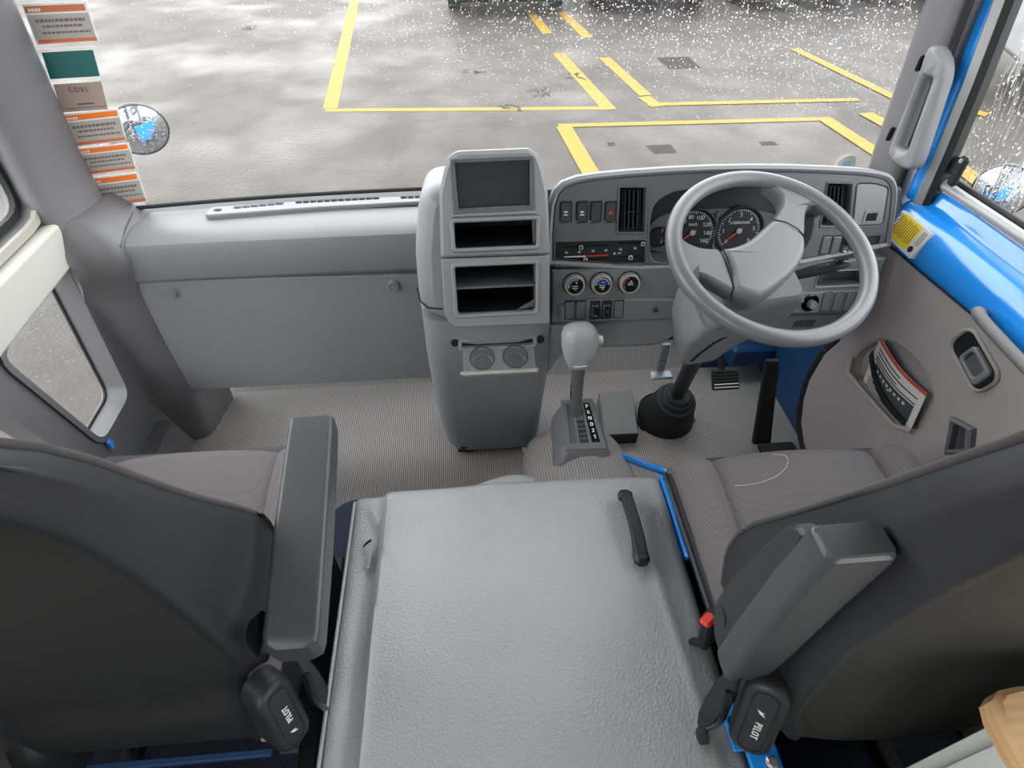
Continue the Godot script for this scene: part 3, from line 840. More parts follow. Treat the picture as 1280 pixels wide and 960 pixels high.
	for i in 5:
		var q: Array = row[i]
		part("switch_frame", mb().plate(rrect(0.0235, 0.0435, 0.0025, 2, q[0], q[1]), [rrect(0.0205, 0.0405, 0.002, 2, q[0], q[1])], 0.010, 0.0140, 0.0006).mesh(), M.gap, sp)
		if i == 2 or i == 3:
			var b := part("rocker_switch", mb().box(V(q[0], q[1], 0.012), V(0.0205, 0.0405, 0.004), 0.001).mesh(), M.black, d)
			part("rocker", mb().box(V(q[0], q[1] - 0.002, 0.016), V(0.0135, 0.026, 0.010), 0.003, Transform3D()).mesh(), M.black_gloss, b)
			part("rocker_outline", mb().plate(rrect(0.0145, 0.0275, 0.002, 2, q[0], q[1] - 0.002), [rrect(0.0130, 0.0255, 0.002, 2, q[0], q[1] - 0.002)], 0.0142, 0.0152, 0.0004).mesh(), M.alu, b)
			part("rocker_mark", mb().box(V(q[0], q[1] - 0.0105 if i == 2 else q[1] - 0.001, 0.0212), V(0.007, 0.0014 if i == 2 else 0.009, 0.0004), 0.0).mesh(), M.print if i == 2 else M.switch, b)
		else:
			part("blank_switch", mb().box(V(q[0], q[1], 0.0125), V(0.0205, 0.0405, 0.004), 0.001).mesh(), M.blank, d)
	part("socket", mb().lathe([[0.0095, 0.012], [0.009, 0.0145], [0.0062, 0.0145], [0.0058, 0.0125], [0.0001, 0.0125]], 20, Transform3D(Basis(), V(-0.114, -0.027, 0.0))).mesh(), M.plastic_dark, d)
	part("socket_plug", mb().lathe([[0.0045, 0.012], [0.0045, 0.0145], [0.0001, 0.0150]], 12, Transform3D(Basis(), V(-0.113, -0.028, 0.0))).mesh(), M.black, d)
	# pale switch strip right of the column
	var ls := V2([0.196, -0.056, 0.206, -0.030, 0.226, -0.004, 0.392, -0.008, 0.398, -0.060])
	var lp := part("pale_switch_strip", mb().plate(ls, [], 0.0, 0.012, 0.003).mesh(35), M.trim, d)
	for i in 4:
		var q := Vector2(0.287 + 0.0275 * i, -0.030 - 0.001 * i)
		part("switch_frame", mb().plate(rrect(0.0245, 0.0465, 0.0025, 2, q.x, q.y), [rrect(0.0215, 0.0435, 0.002, 2, q.x, q.y)], 0.0095, 0.0128, 0.0006).mesh(), M.gap, lp)
		part("blank_switch", mb().box(V(q.x, q.y, 0.0115), V(0.0215, 0.0435, 0.004), 0.0012).mesh(), M.blank, d)
	var lx := Transform3D(Basis(), V(0.2475, -0.030, 0.012))
	var li := part("cigarette_lighter", mb().lathe([[0.0205, -0.001], [0.0205, 0.002], [0.0185, 0.0035], [0.017, 0.001], [0.0155, 0.0035], [0.0135, 0.001], [0.0125, 0.004], [0.0001, 0.004]], 32, lx).mesh(20), M.black_gloss, d)
	part("lighter_knob", mb().lathe([[0.009, 0.003], [0.0095, 0.016], [0.0085, 0.018], [0.0055, 0.018], [0.005, 0.017], [0.0001, 0.017]], 20, lx).mesh(), M.plastic, li)
	part("key_bezel", mb().plate(V2([0.205, -0.052, 0.209, -0.020, 0.226, -0.009, 0.229, -0.052]), [], 0.010, 0.0135, 0.0012).mesh(), M.trim, lp)
	part("lock_button", mb().lathe([[0.0062, 0.0], [0.0058, 0.006], [0.0001, 0.0065]], 16, Transform3D(Basis(), V(0.2165, -0.034, 0.0125))).mesh(), M.plastic_dark, lp)
	# knee panels
	var kp := mb().plate(round_poly(V2([-0.262, -0.052, -0.03, -0.056, -0.028, -0.075, -0.045, -0.105, -0.075, -0.128, -0.10, -0.134, -0.246, -0.130, -0.268, -0.128]), 1), [], -0.10, -0.012, 0.008)
	part("knee_panel", kp.mesh(40), M.plastic, d)
	part("knee_seam", mb().tube(P3([-0.254, -0.052, -0.0105, -0.255, -0.072, -0.0105, -0.262, -0.095, -0.010, -0.275, -0.120, -0.010]), 0.0014, 6).mesh(), M.gap, d)
	var rp := part("right_knee_panel", mb().plate(V2([0.12, -0.062, 0.39, -0.064, 0.375, -0.135, 0.13, -0.13]), [], -0.10, -0.006, 0.008).mesh(), M.plastic_dark, d)
	for i in 9:
		part("vent_slot", mb().box(Vector3.ZERO, V(0.0026, 0.018, 0.001), 0.0, Transform3D(Basis(V(0, 0, 1), -0.25), V(0.234 + 0.0058 * i, -0.090, -0.0055))).mesh(), M.gap, rp)

func air_vent(d: Node, shape: PackedVector2Array, n: int) -> void:
	var s := MB.ccw(shape)
	var v := part("air_vent", mb().plate(MB.inset(s, -0.004), [s], -0.030, 0.003, 0.002).mesh(), M.plastic_dark, d)
	var c := Vector2.ZERO
	for p in shape: c += p / 4.0
	part("vent_back", mb().plate(s, [], -0.034, -0.031, 0.0).mesh(), M.gap, v)
	var top := (shape[0] + shape[1]) / 2; var bot := (shape[2] + shape[3]) / 2
	var w0 := (shape[1].x - shape[0].x) * 0.66; var w1 := (shape[2].x - shape[3].x) * 0.66
	var box := V2([top.x - w0 / 2, top.y - 0.007, top.x + w0 / 2, top.y - 0.007, bot.x + w1 / 2, bot.y + 0.006, bot.x - w1 / 2, bot.y + 0.006])
	part("louvre_frame", mb().plate(MB.inset(MB.ccw(box), -0.0012), [box], -0.020, -0.008, 0.0006).mesh(), M.switch, v)
	for k in n:
		var u := (k + 0.5) / n
		var a := Vector2(lerpf(box[0].x, box[1].x, u), box[0].y)
		var b := Vector2(lerpf(box[3].x, box[2].x, u), box[3].y)
		var q := Vector2(0.0008, 0)
		part("louvre", mb().plate(PackedVector2Array([a - q, a + q, b + q, b - q]), [], -0.026, -0.006, 0.0005).mesh(), M.switch, v)
	part("louvre_lever", mb().box(V(c.x, c.y - 0.004, -0.008), V(w1 * 0.5, 0.003, 0.006), 0.001).mesh(), M.black, v)

func dial(o: Node, called: String, c: Vector3, r: float, marks: Array, needle: float, unit: String) -> void:
	var x := Transform3D(Basis(), c)
	var g := part(called, mb().lathe([[r * 1.12, -0.002], [r * 1.12, 0.004], [r * 1.06, 0.006], [r * 1.0, 0.001], [r * 0.97, 0.0], [0.0001, 0.0]], 40, x).mesh(30), M.black, o)
	var n := 40 if r > 0.03 else 10
	var ticks := mb()
	var a0: float = marks[0][1]
	var a1: float = marks[-1][1]
	for k in n + 1:
		var w := deg_to_rad(lerpf(a0, a1, float(k) / n))
		var big := k % 5 == 0
		ticks.box(V(r * (0.88 if big else 0.91), 0, 0.0006), V(r * (0.13 if big else 0.08), r * 0.022, 0.0005), 0.0, x * Transform3D(Basis(V(0, 0, 1), w), Vector3.ZERO))
	part("tick_marks", ticks.mesh(), M.print, g)
	for m in marks:
		var w := deg_to_rad(float(m[1]))
		word(str(m[0]), r * 0.17 if r > 0.03 else r * 0.3, M.print, g, c + V(cos(w) * r * 0.70, sin(w) * r * 0.70, 0.0006), Basis(), "numeral")
	if unit: word(unit, r * 0.13, M.print, g, c + V(0, r * 0.36, 0.0006))
	var nw := deg_to_rad(needle)
	var nx := x * Transform3D(Basis(V(0, 0, 1), nw), Vector3.ZERO)
	part("needle", mb().plate(V2([-r * 0.18, -r * 0.035, r * 0.80, -r * 0.018, r * 0.80, r * 0.018, -r * 0.18, r * 0.035]), [], 0.003, 0.0042, 0.0004, nx).mesh(), M.needle, g)
	part("needle_hub", mb().lathe([[r * 0.13, 0.001], [r * 0.12, 0.0055], [0.0001, 0.006]], 16, x).mesh(), M.alu if r > 0.03 else M.black, g)

# ---- steering wheel, column and stalk
func build_steering() -> void:
	var U := V(0.99, 0, -0.1413); var W := V(-0.1324, 0.3496, -0.9275); var N := V(0.0494, 0.9369, 0.346)
	U = U.normalized(); N = N.normalized(); W = N.cross(U)
	var K := 0.91
	var C := V(0.5446, 0.8205, -0.8722)
	var wheel := thing("steering_wheel", "large grey two-spoke steering wheel above the pedals", "steering wheel", C, "", true, Basis(U * K, W * K, N * K))
	part("rim", mb().tube(loop(Transform3D(), 0, 0, 0.1985, 0, 96), 0.0165, 18, true, 1.0, V(0, 0, 1)).mesh(60), M.rim, wheel)
	var hub := round_poly(V2([-0.107, 0.024, -0.082, 0.024, -0.054, 0.029, -0.028, 0.040, -0.006, 0.054, 0.018, 0.070, 0.037, 0.081, 0.062, 0.062, 0.086, 0.032, 0.083, 0.012, 0.066, -0.018, 0.030, -0.052, -0.025, -0.082, -0.059, -0.096, -0.082, -0.098, -0.114, -0.082, -0.114, -0.06, -0.104, -0.027]), 2)
	var hr := []
	for e in [[-0.060, 0.010], [-0.045, 0.002], [-0.015, 0.0], [0.0, 0.002], [0.007, 0.006], [0.010, 0.011], [0.0115, 0.016]]:
		hr.append(ring(V(0, 0, e[0]), V(1, 0, 0), V(0, 1, 0), MB.inset(MB.ccw(hub), e[1])))
	part("horn_pad", mb().loft(hr).mesh(50), M.hub, wheel)
	var up := round_poly(V2([0.028, 0.072, 0.052, 0.092, 0.074, 0.114, 0.084, 0.136, 0.078, 0.160, 0.060, 0.186, 0.100, 0.178, 0.150, 0.134, 0.182, 0.092, 0.160, 0.106, 0.142, 0.108, 0.124, 0.096, 0.106, 0.066, 0.092, 0.034, 0.080, 0.026]), 2)
	var left := round_poly(V2([-0.100, 0.026, -0.130, 0.029, -0.155, 0.040, -0.172, 0.060, -0.181, 0.088, -0.200, 0.050, -0.203, 0.0, -0.198, -0.045, -0.182, -0.075, -0.188, -0.045, -0.180, -0.026, -0.160, -0.032, -0.136, -0.055, -0.112, -0.082, -0.106, -0.05]), 2)
	for sp in [up, left]:
		var g := []
		for e in [[-0.034, 0.004], [-0.026, 0.001], [-0.010, 0.0], [0.0, 0.0015], [0.005, 0.005]]:
			g.append(ring(V(0, 0, e[0]), V(1, 0, 0), V(0, 1, 0), MB.inset(MB.ccw(sp), e[1])))
		part("spoke", mb().loft(g).mesh(50), M.hub, wheel)
	part("pad_seam", mb().tube(P3([-0.100, 0.022, 0.006, -0.1025, -0.01, 0.009, -0.106, -0.04, 0.009, -0.113, -0.07, 0.004, -0.114, -0.085, -0.02]), 0.0013, 6).mesh(), M.gap, wheel)
	part("pad_seam", mb().tube(P3([0.036, 0.079, 0.004, 0.056, 0.064, 0.009, 0.074, 0.045, 0.009, 0.087, 0.029, 0.002]), 0.0013, 6).mesh(), M.gap, wheel)
	part("shaft", mb().lathe([[0.03, -0.12], [0.032, -0.05], [0.045, -0.045]], 20).mesh(), M.plastic_dark, wheel)
	# column housing
	var col := thing("steering_column", "grey moulded steering column housing under the wheel", "column", V(0.58, 0.0, -1.2))
	U *= K; W *= K; N *= K
	var rs := []
	for e in [[0.060, 0.170, 0.120, -0.004, -0.010], [0.075, 0.188, 0.140, -0.004, -0.012], [0.13, 0.190, 0.145, -0.004, -0.010], [0.155, 0.182, 0.14, -0.010, -0.006]]:
		rs.append(ring(C - N * e[0] + U * e[3] + W * e[4], U, W, rrect(e[1], e[2], 0.022, 4)))
	part("upper_housing", mb().loft(rs).mesh(45), M.trim, col)
	rs = []
	for e in [[0.150, 0.192, 0.150, -0.014, 0.0], [0.20, 0.196, 0.140, -0.016, 0.0], [0.26, 0.19, 0.115, -0.012, 0.004], [0.33, 0.145, 0.095, -0.010, 0.004], [0.40, 0.105, 0.085, -0.006, 0.004], [0.41, 0.09, 0.075, -0.006, 0.004]]:
		rs.append(ring(C - N * e[0] + U * e[3] + W * e[4], U, W, rrect(e[1], e[2], 0.02, 4)))
	part("lower_housing", mb().loft(rs).mesh(45), M.plastic, col)
	# groove and screws on the face turned to the driver
	var gp := PackedVector3Array()
	for e in [[0.215, -0.030], [0.27, -0.032], [0.33, -0.036], [0.375, -0.040]]: gp.append(C - N * e[0] + U * e[1] - W * (tab([0.15, 0.075, 0.20, 0.070, 0.26, 0.0535, 0.33, 0.0435, 0.40, 0.0385], e[0]) - 0.001))
	part("lever_slot", mb().tube(gp, 0.006, 8, false, 0.5).mesh(), M.gap, col)
	for e in [[0.245, 0.035], [0.30, 0.03], [0.36, 0.0], [0.19, 0.055]]:
		var sc: Vector3 = C - N * e[0] + U * e[1] - W * (tab([0.15, 0.075, 0.20, 0.070, 0.26, 0.0535, 0.33, 0.0435, 0.40, 0.0385], e[0]) - 0.002)
		part("screw", mb().lathe([[0.005, -0.004], [0.005, 0.002], [0.0001, 0.003]], 12, Transform3D(Basis(U, N, -W).orthonormalized(), sc)).mesh(), M.alu, col)
	part("tilt_lever", mb().tube(P3([0.596, 0.611, -0.937, 0.623, 0.630, -0.924, 0.648, 0.657, -0.915]), [0.006, 0.011, 0.012], 10, false, 0.6).mesh(), M.trim, col)
	part("steering_shaft", mb().tube(PackedVector3Array([C - N * 0.37, V(0.598, 0.14, -1.175)]), 0.021, 14).mesh(), M.black, col)
	# rubber boot on the floor
	var q := Quaternion(V(0, 0, 1), V(0.03, 0.95, 0.25).normalized())
	var bx := Transform3D(Basis(q), V(0.595, 0.0, -1.205))
	var bt := part("floor_boot", mb().lathe([[0.094, -0.02], [0.096, 0.006], [0.090, 0.010], [0.086, 0.020], [0.070, 0.085], [0.060, 0.115], [0.063, 0.118], [0.060, 0.124], [0.048, 0.128], [0.050, 0.134], [0.046, 0.140], [0.036, 0.143], [0.038, 0.150], [0.034, 0.156], [0.024, 0.158]], 36, bx).mesh(35), M.rubber, col)
	part("boot_rim", mb().tube(loop(bx, 0, 0, 0.094, 0.007, 36), 0.003, 6, true).mesh(), M.black_gloss, bt)
	# wiper and light stalk
	var st := part("stalk", mb().tube(curve(P3([0.612, 0.732, -0.915, 0.637, 0.741, -0.912, 0.673, 0.754, -0.908, 0.710, 0.765, -0.906, 0.733, 0.772, -0.905])), [0.008, 0.0085, 0.009, 0.0095, 0.010, 0.0105, 0.011, 0.0115, 0.012, 0.0125, 0.013, 0.0135, 0.0135, 0.0135, 0.0135, 0.0135, 0.0135, 0.0135, 0.013, 0.0125, 0.012, 0.0115, 0.011, 0.009, 0.005], 14, false, 0.7).mesh(60), M.rubber, col)
	part("stalk_switch", mb().box(V(0.715, 0.775, -0.903), V(0.030, 0.008, 0.012), 0.003, Transform3D(Basis(V(0, 0, 1), 0.0), Vector3.ZERO)).mesh(), M.black_gloss, st)
	word("OFF INT", 0.005, M.print, st, V(0.680, 0.764, -0.903), Basis(V(0.93, 0.3, 0.05).normalized(), V(-0.2, 0.62, -0.75).normalized(), V(-0.25, 0.72, 0.65).normalized()))

# ---- automatic gear selector
func build_selector() -> void:
	var g := thing("gear_selector", "grey floor gear selector with tall shift lever and round knob", "gear lever", V(0.23, 0.0, -0.90))
	# mat covered mound under it
	var rows := []
	for j in 9:
		var r := PackedVector3Array()
		var v := j / 8.0
		for i in 17:
			var u := lerpf(-1.0, 1.0, i / 16.0)
			var hump := pow(cos(u * PI / 2.0), 0.45)
			r.append(V(0.245 + u * lerpf(0.165, 0.13, v), lerpf(0.10, 0.265 + 0.05 * minf(1.0, 3.0 * (1.0 - v)), hump) * (1.0 - 0.25 * pow(v, 3.0)), lerpf(-0.765, -1.03, v)))
		rows.append(r)
	part("mound", mb().slab(rows, V(0, -0.10, 0)).mesh(60), M.mat_floor, g)
	# housing
	var lowr := P3([0.160, 0.285, -0.812, 0.312, 0.285, -0.818, 0.300, 0.285, -1.00, 0.182, 0.285, -1.00])
	var upr := P3([0.186, 0.326, -0.832, 0.290, 0.326, -0.836, 0.282, 0.362, -0.968, 0.196, 0.362, -0.968])
	var hs := mb()
	var ra := PackedVector3Array(); var rb := PackedVector3Array(); var rc := PackedVector3Array(); var rd := PackedVector3Array()
	var ctr := V(0.238, 0.34, -0.90)
	for k in 4:
		for f in [0.12, 0.88]:
			var lo := lowr[k].lerp(lowr[(k + 1) % 4], f)
			var hi := upr[k].lerp(upr[(k + 1) % 4], f)
			ra.append(lo + V(0, -0.04, 0)); rb.append(lo.lerp(hi, 0.12)); rc.append(lo.lerp(hi, 0.93)); rd.append(hi.lerp(ctr, 0.06) + V(0, 0.004, 0))
	part("housing", hs.loft([ra, rb, rc, rd]).mesh(40), M.trim, g)
	# plate, in its own slope: x right, y forward, z up
	var Y := V(-0.005, 0.036, -0.134).normalized(); var X := V(1, 0, 0); var Z := X.cross(Y)
	var px := Transform3D(Basis(X, Y, Z), V(0.2385, 0.3475, -0.902))
	var pl := part("gate_plate", mb().plate(V2([-0.047, -0.068, 0.050, -0.070, 0.040, 0.066, -0.038, 0.066]), [V2([-0.033, -0.052, -0.018, -0.052, -0.013, 0.054, -0.026, 0.054]), V2([-0.010, -0.052, 0.011, -0.052, 0.009, 0.052, -0.008, 0.052]), V2([0.018, -0.052, 0.038, -0.053, 0.030, 0.054, 0.015, 0.054])], -0.004, 0.004, 0.0015, px).mesh(), M.trim, g)
	part("slot_floor", mb().plate(V2([-0.040, -0.060, 0.042, -0.060, 0.034, 0.058, -0.032, 0.058]), [], -0.006, -0.002, 0.0, px).mesh(), M.black, pl)
	part("blank_window", mb().plate(V2([-0.0325, -0.0515, -0.0185, -0.0515, -0.0135, 0.0535, -0.0255, 0.0535]), [], -0.002, 0.002, 0.0, px).mesh(), M.plastic_dark, pl)
	for k in 5:
		part("gate_leaf", mb().box(V(0.0005, -0.046 + 0.0125 * k, 0.001), V(0.019, 0.0095, 0.003), 0.001, px).mesh(), M.switch, pl)
	part("position_window", mb().plate(V2([0.0185, -0.0515, 0.0375, -0.0525, 0.0295, 0.0535, 0.0155, 0.0535]), [], -0.002, 0.002, 0.0, px).mesh(), M.black_gloss, pl)
	var letters := ["P", "R", "N", "D", "2", "1"]
	for k in 6:
		var lx := px * Transform3D(Basis(), V(0.0225 + 0.001 * k, 0.045 - 0.0165 * k, 0.0024))
		word(letters[k], 0.010, M.white, pl, lx.origin, lx.basis, "position_letter", true)
	# lever
	var L := curve(P3([0.232, 0.335, -0.925, 0.229, 0.40, -0.927, 0.226, 0.46, -0.929, 0.224, 0.51, -0.930, 0.222, 0.545, -0.930]), 3)
	var lv := part("lever", mb().tube(L, [0.012, 0.0125, 0.013, 0.0135, 0.014, 0.0145, 0.015, 0.016, 0.017, 0.018, 0.0195, 0.022, 0.025], 14, false, 0.75).mesh(60), M.plastic_dark, g)
	var kr := []
	for e in [[0.515, 0.042, 0.034, 0.0], [0.535, 0.058, 0.044, 0.0], [0.556, 0.072, 0.054, 0.001], [0.578, 0.080, 0.060, 0.001], [0.598, 0.080, 0.060, 0.0], [0.614, 0.070, 0.052, -0.002], [0.624, 0.050, 0.036, -0.002], [0.628, 0.022, 0.016, -0.002]]:
		kr.append(ring(V(0.221 + e[3], e[0], -0.930), V(1, 0, 0), V(0, 0, -1), rrect(e[1], e[2], e[2] * 0.42, 5)))
	var kn := part("knob", mb().loft(kr).mesh(70), M.vinyl, lv)
	part("release_button", mb().lathe([[0.012, -0.01], [0.012, 0.008], [0.010, 0.011], [0.0001, 0.012]], 16, Transform3D(Basis(V(0, 1, 0), V(0, 0, 1), V(1, 0, 0)), V(0.259, 0.586, -0.928))).mesh(), M.silver, kn)
	for e in [-1.0, 1.0]: part("white_mark", mb().box(V(0.223 + e * 0.009, 0.531, -0.9068), V(0.012, 0.0025, 0.0012), 0.0, Transform3D()).mesh(), M.white, kn)
	part("white_mark", mb().box(V(0.223, 0.5295, -0.9066), V(0.006, 0.003, 0.0012), 0.0).mesh(), M.white, kn)

# ---- pedals and the driver's foot space
func build_pedals() -> void:
	var f := thing("foot_rest", "square grey carpeted foot rest block beside the shift lever", "foot rest", V(0.43, 0, -1.2))
	part("block", mb().plate(V2([0.372, 1.115, 0.478, 1.110, 0.505, 1.30, 0.392, 1.30]), [], 0.002, 0.045, 0.004, Transform3D(Basis(V(1, 0, 0), V(0, 0, -1), V(0, 1, 0)), Vector3.ZERO)).mesh(), M.pad, f)
	part("edge_trim", mb().box(V(0.425, 0.026, -1.111), V(0.106, 0.044, 0.005), 0.002).mesh(), M.rubber, f)
	var b := thing("brake_pedal", "ribbed black brake pedal pad hanging below the steering column", "pedal", V(0.74, 0.21, -1.16), "floor pedals")
	var bx := Transform3D(Basis(V(1, 0, 0), -0.75), V(0.727, 0.205, -1.165))
	part("pad", mb().box(Vector3.ZERO, V(0.082, 0.062, 0.012), 0.004, bx).mesh(), M.rubber, b)
	for k in 6: part("rib", mb().box(V(0, -0.024 + 0.0095 * k, 0.007), V(0.074, 0.004, 0.003), 0.001, bx).mesh(), M.steel if k < 2 else M.rubber, b)
	part("arm", mb().tube(P3([0.72, 0.205, -1.172, 0.715, 0.27, -1.22, 0.71, 0.40, -1.24]), 0.010, 8).mesh(), M.black, b)
	var a := thing("accelerator_pedal", "long ribbed black floor-hinged accelerator pedal beside the blue kick panel", "pedal", V(0.88, 0.0, -1.1), "floor pedals")
	var ax := Transform3D(Basis(V(0.99, 0.06, 0.1).normalized(), V(-0.10, 0.92, -0.36).normalized(), V(-0.12, 0.35, 0.92).normalized()).orthonormalized(), V(0.862, 0.135, -1.13))
	part("pad", mb().plate(V2([-0.026, -0.150, 0.030, -0.150, 0.018, 0.135, -0.020, 0.135]), [], -0.008, 0.004, 0.003, ax).mesh(), M.rubber, a)
	for k in 7: part("rib", mb().box(V(-0.019 + 0.0063 * k, -0.005, 0.005), V(0.003, 0.25, 0.003), 0.001, ax).mesh(), M.seat_vinyl, a)
	part("hinge_block", mb().box(V(0.90, 0.012, -1.03), V(0.11, 0.022, 0.07), 0.006).mesh(), M.rubber, a)
	# blue painted inner side panel by the pedals
	var s := thing("blue_kick_panel", "blue painted bare metal side panel beyond the accelerator pedal", "panel", V(0.98, 0.2, -1.3))
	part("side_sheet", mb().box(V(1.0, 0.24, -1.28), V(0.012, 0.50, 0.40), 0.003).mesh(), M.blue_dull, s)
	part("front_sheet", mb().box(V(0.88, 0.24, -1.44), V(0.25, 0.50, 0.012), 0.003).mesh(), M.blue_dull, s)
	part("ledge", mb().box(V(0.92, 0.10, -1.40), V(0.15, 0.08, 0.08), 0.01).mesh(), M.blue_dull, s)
	for q in [[0.30, -1.13], [0.24, -1.12]]: part("bolt", mb().lathe([[0.010, 0], [0.009, 0.004], [0.0001, 0.005]], 12, Transform3D(Basis(V(0, 0, -1), V(0, 1, 0), V(-1, 0, 0)), V(0.994, q[0], q[1]))).mesh(), M.steel, s)
	var br := thing("clutch_bracket", "small bare zinc bracket with two bolts left of the steering column", "bracket", V(0.51, 0.28, -1.14))
	part("foot_plate", mb().box(V(0.512, 0.270, -1.13), V(0.062, 0.010, 0.03), 0.003).mesh(), M.zinc, br)
	part("upright", mb().box(V(0.515, 0.32, -1.15), V(0.022, 0.10, 0.008), 0.002).mesh(), M.zinc, br)
	for y in [0.325, 0.300]: part("bolt", mb().lathe([[0.007, 0], [0.007, 0.006], [0.0001, 0.007]], 6, Transform3D(Basis(), V(0.514, y, -1.145))).mesh(), M.steel, br)
	var cable := thing("wiring_loom", "thin black cable looping down beside the shift lever", "cable", V(0.30, 0.45, -1.10))
	part("cable", mb().tube(curve(P3([0.285, 0.56, -1.08, 0.282, 0.50, -1.10, 0.268, 0.42, -1.12, 0.262, 0.30, -1.14, 0.270, 0.15, -1.16, 0.29, 0.02, -1.2])), 0.004, 7).mesh(), M.black, cable)
	# litter on the mat
	var l := thing("leaf_scrap", "pale torn leaf scrap lying on the ribbed mat before the console", "leaf", V(0.10, 0.004, -1.06))
	part("blade", mb().slab([P3([0.106, 0.005, -1.130, 0.120, 0.009, -1.123]), P3([0.120, 0.006, -1.117, 0.130, 0.012, -1.110]), P3([0.124, 0.004, -1.100, 0.134, 0.005, -1.095])], V(0, -0.0012, 0)).mesh(), M.paper, l)
	part("stem", mb().tube(P3([0.106, 0.005, -1.130, 0.096, 0.004, -1.137]), 0.001, 5).mesh(), M.leaf_dry, l)

# ---- engine cover between the seats
func cover_y(x: float, z: float) -> float:
	var y := 0.362
	var fold := -0.216 + 0.02 * smoothstep(-0.3, -0.7, z) * 0.3
	# lower flange on the left, padded lid, falling right side
	y -= 0.016 * (1.0 - smoothstep(fold - 0.010, fold + 0.004, x))
	y += 0.006 * exp(-pow((x - fold - 0.004) / 0.006, 2.0)) * smoothstep(-0.735, -0.68, z)
	y -= 0.010 * exp(-pow((x - fold + 0.020) / 0.014, 2.0)) * smoothstep(-0.62, -0.45, z)
	y -= 0.016 * pow(smoothstep(0.29, 0.385, x), 1.5) * (0.55 + 0.45 * smoothstep(-0.7, -0.3, z))
	y += 0.004 * exp(-pow((x - 0.315 - 0.05 * (z + 0.5)) / 0.012, 2.0)) * smoothstep(-0.6, -0.5, z)
	y += 0.006 * sin(clampf((x + 0.21) / 0.56, 0.0, 1.0) * PI)
	# slack creases near the front edge
	for c in [[-0.235, -0.69, -0.19, -0.58, 0.010, 0.006], [0.02, -0.72, 0.14, -0.52, 0.030, 0.004], [0.10, -0.60, 0.22, -0.48, 0.022, 0.003], [-0.20, -0.66, -0.02, -0.70, 0.020, 0.003]]:
		var a := Vector2(c[0], c[1]); var b := Vector2(c[2], c[3])
		var q := Geometry2D.get_closest_point_to_segment(Vector2(x, z), a, b)
		y += c[5] * exp(-pow(q.distance_to(Vector2(x, z)) / c[4], 2.0)) * (1 if c[4] != 0.022 else -1)
	return y

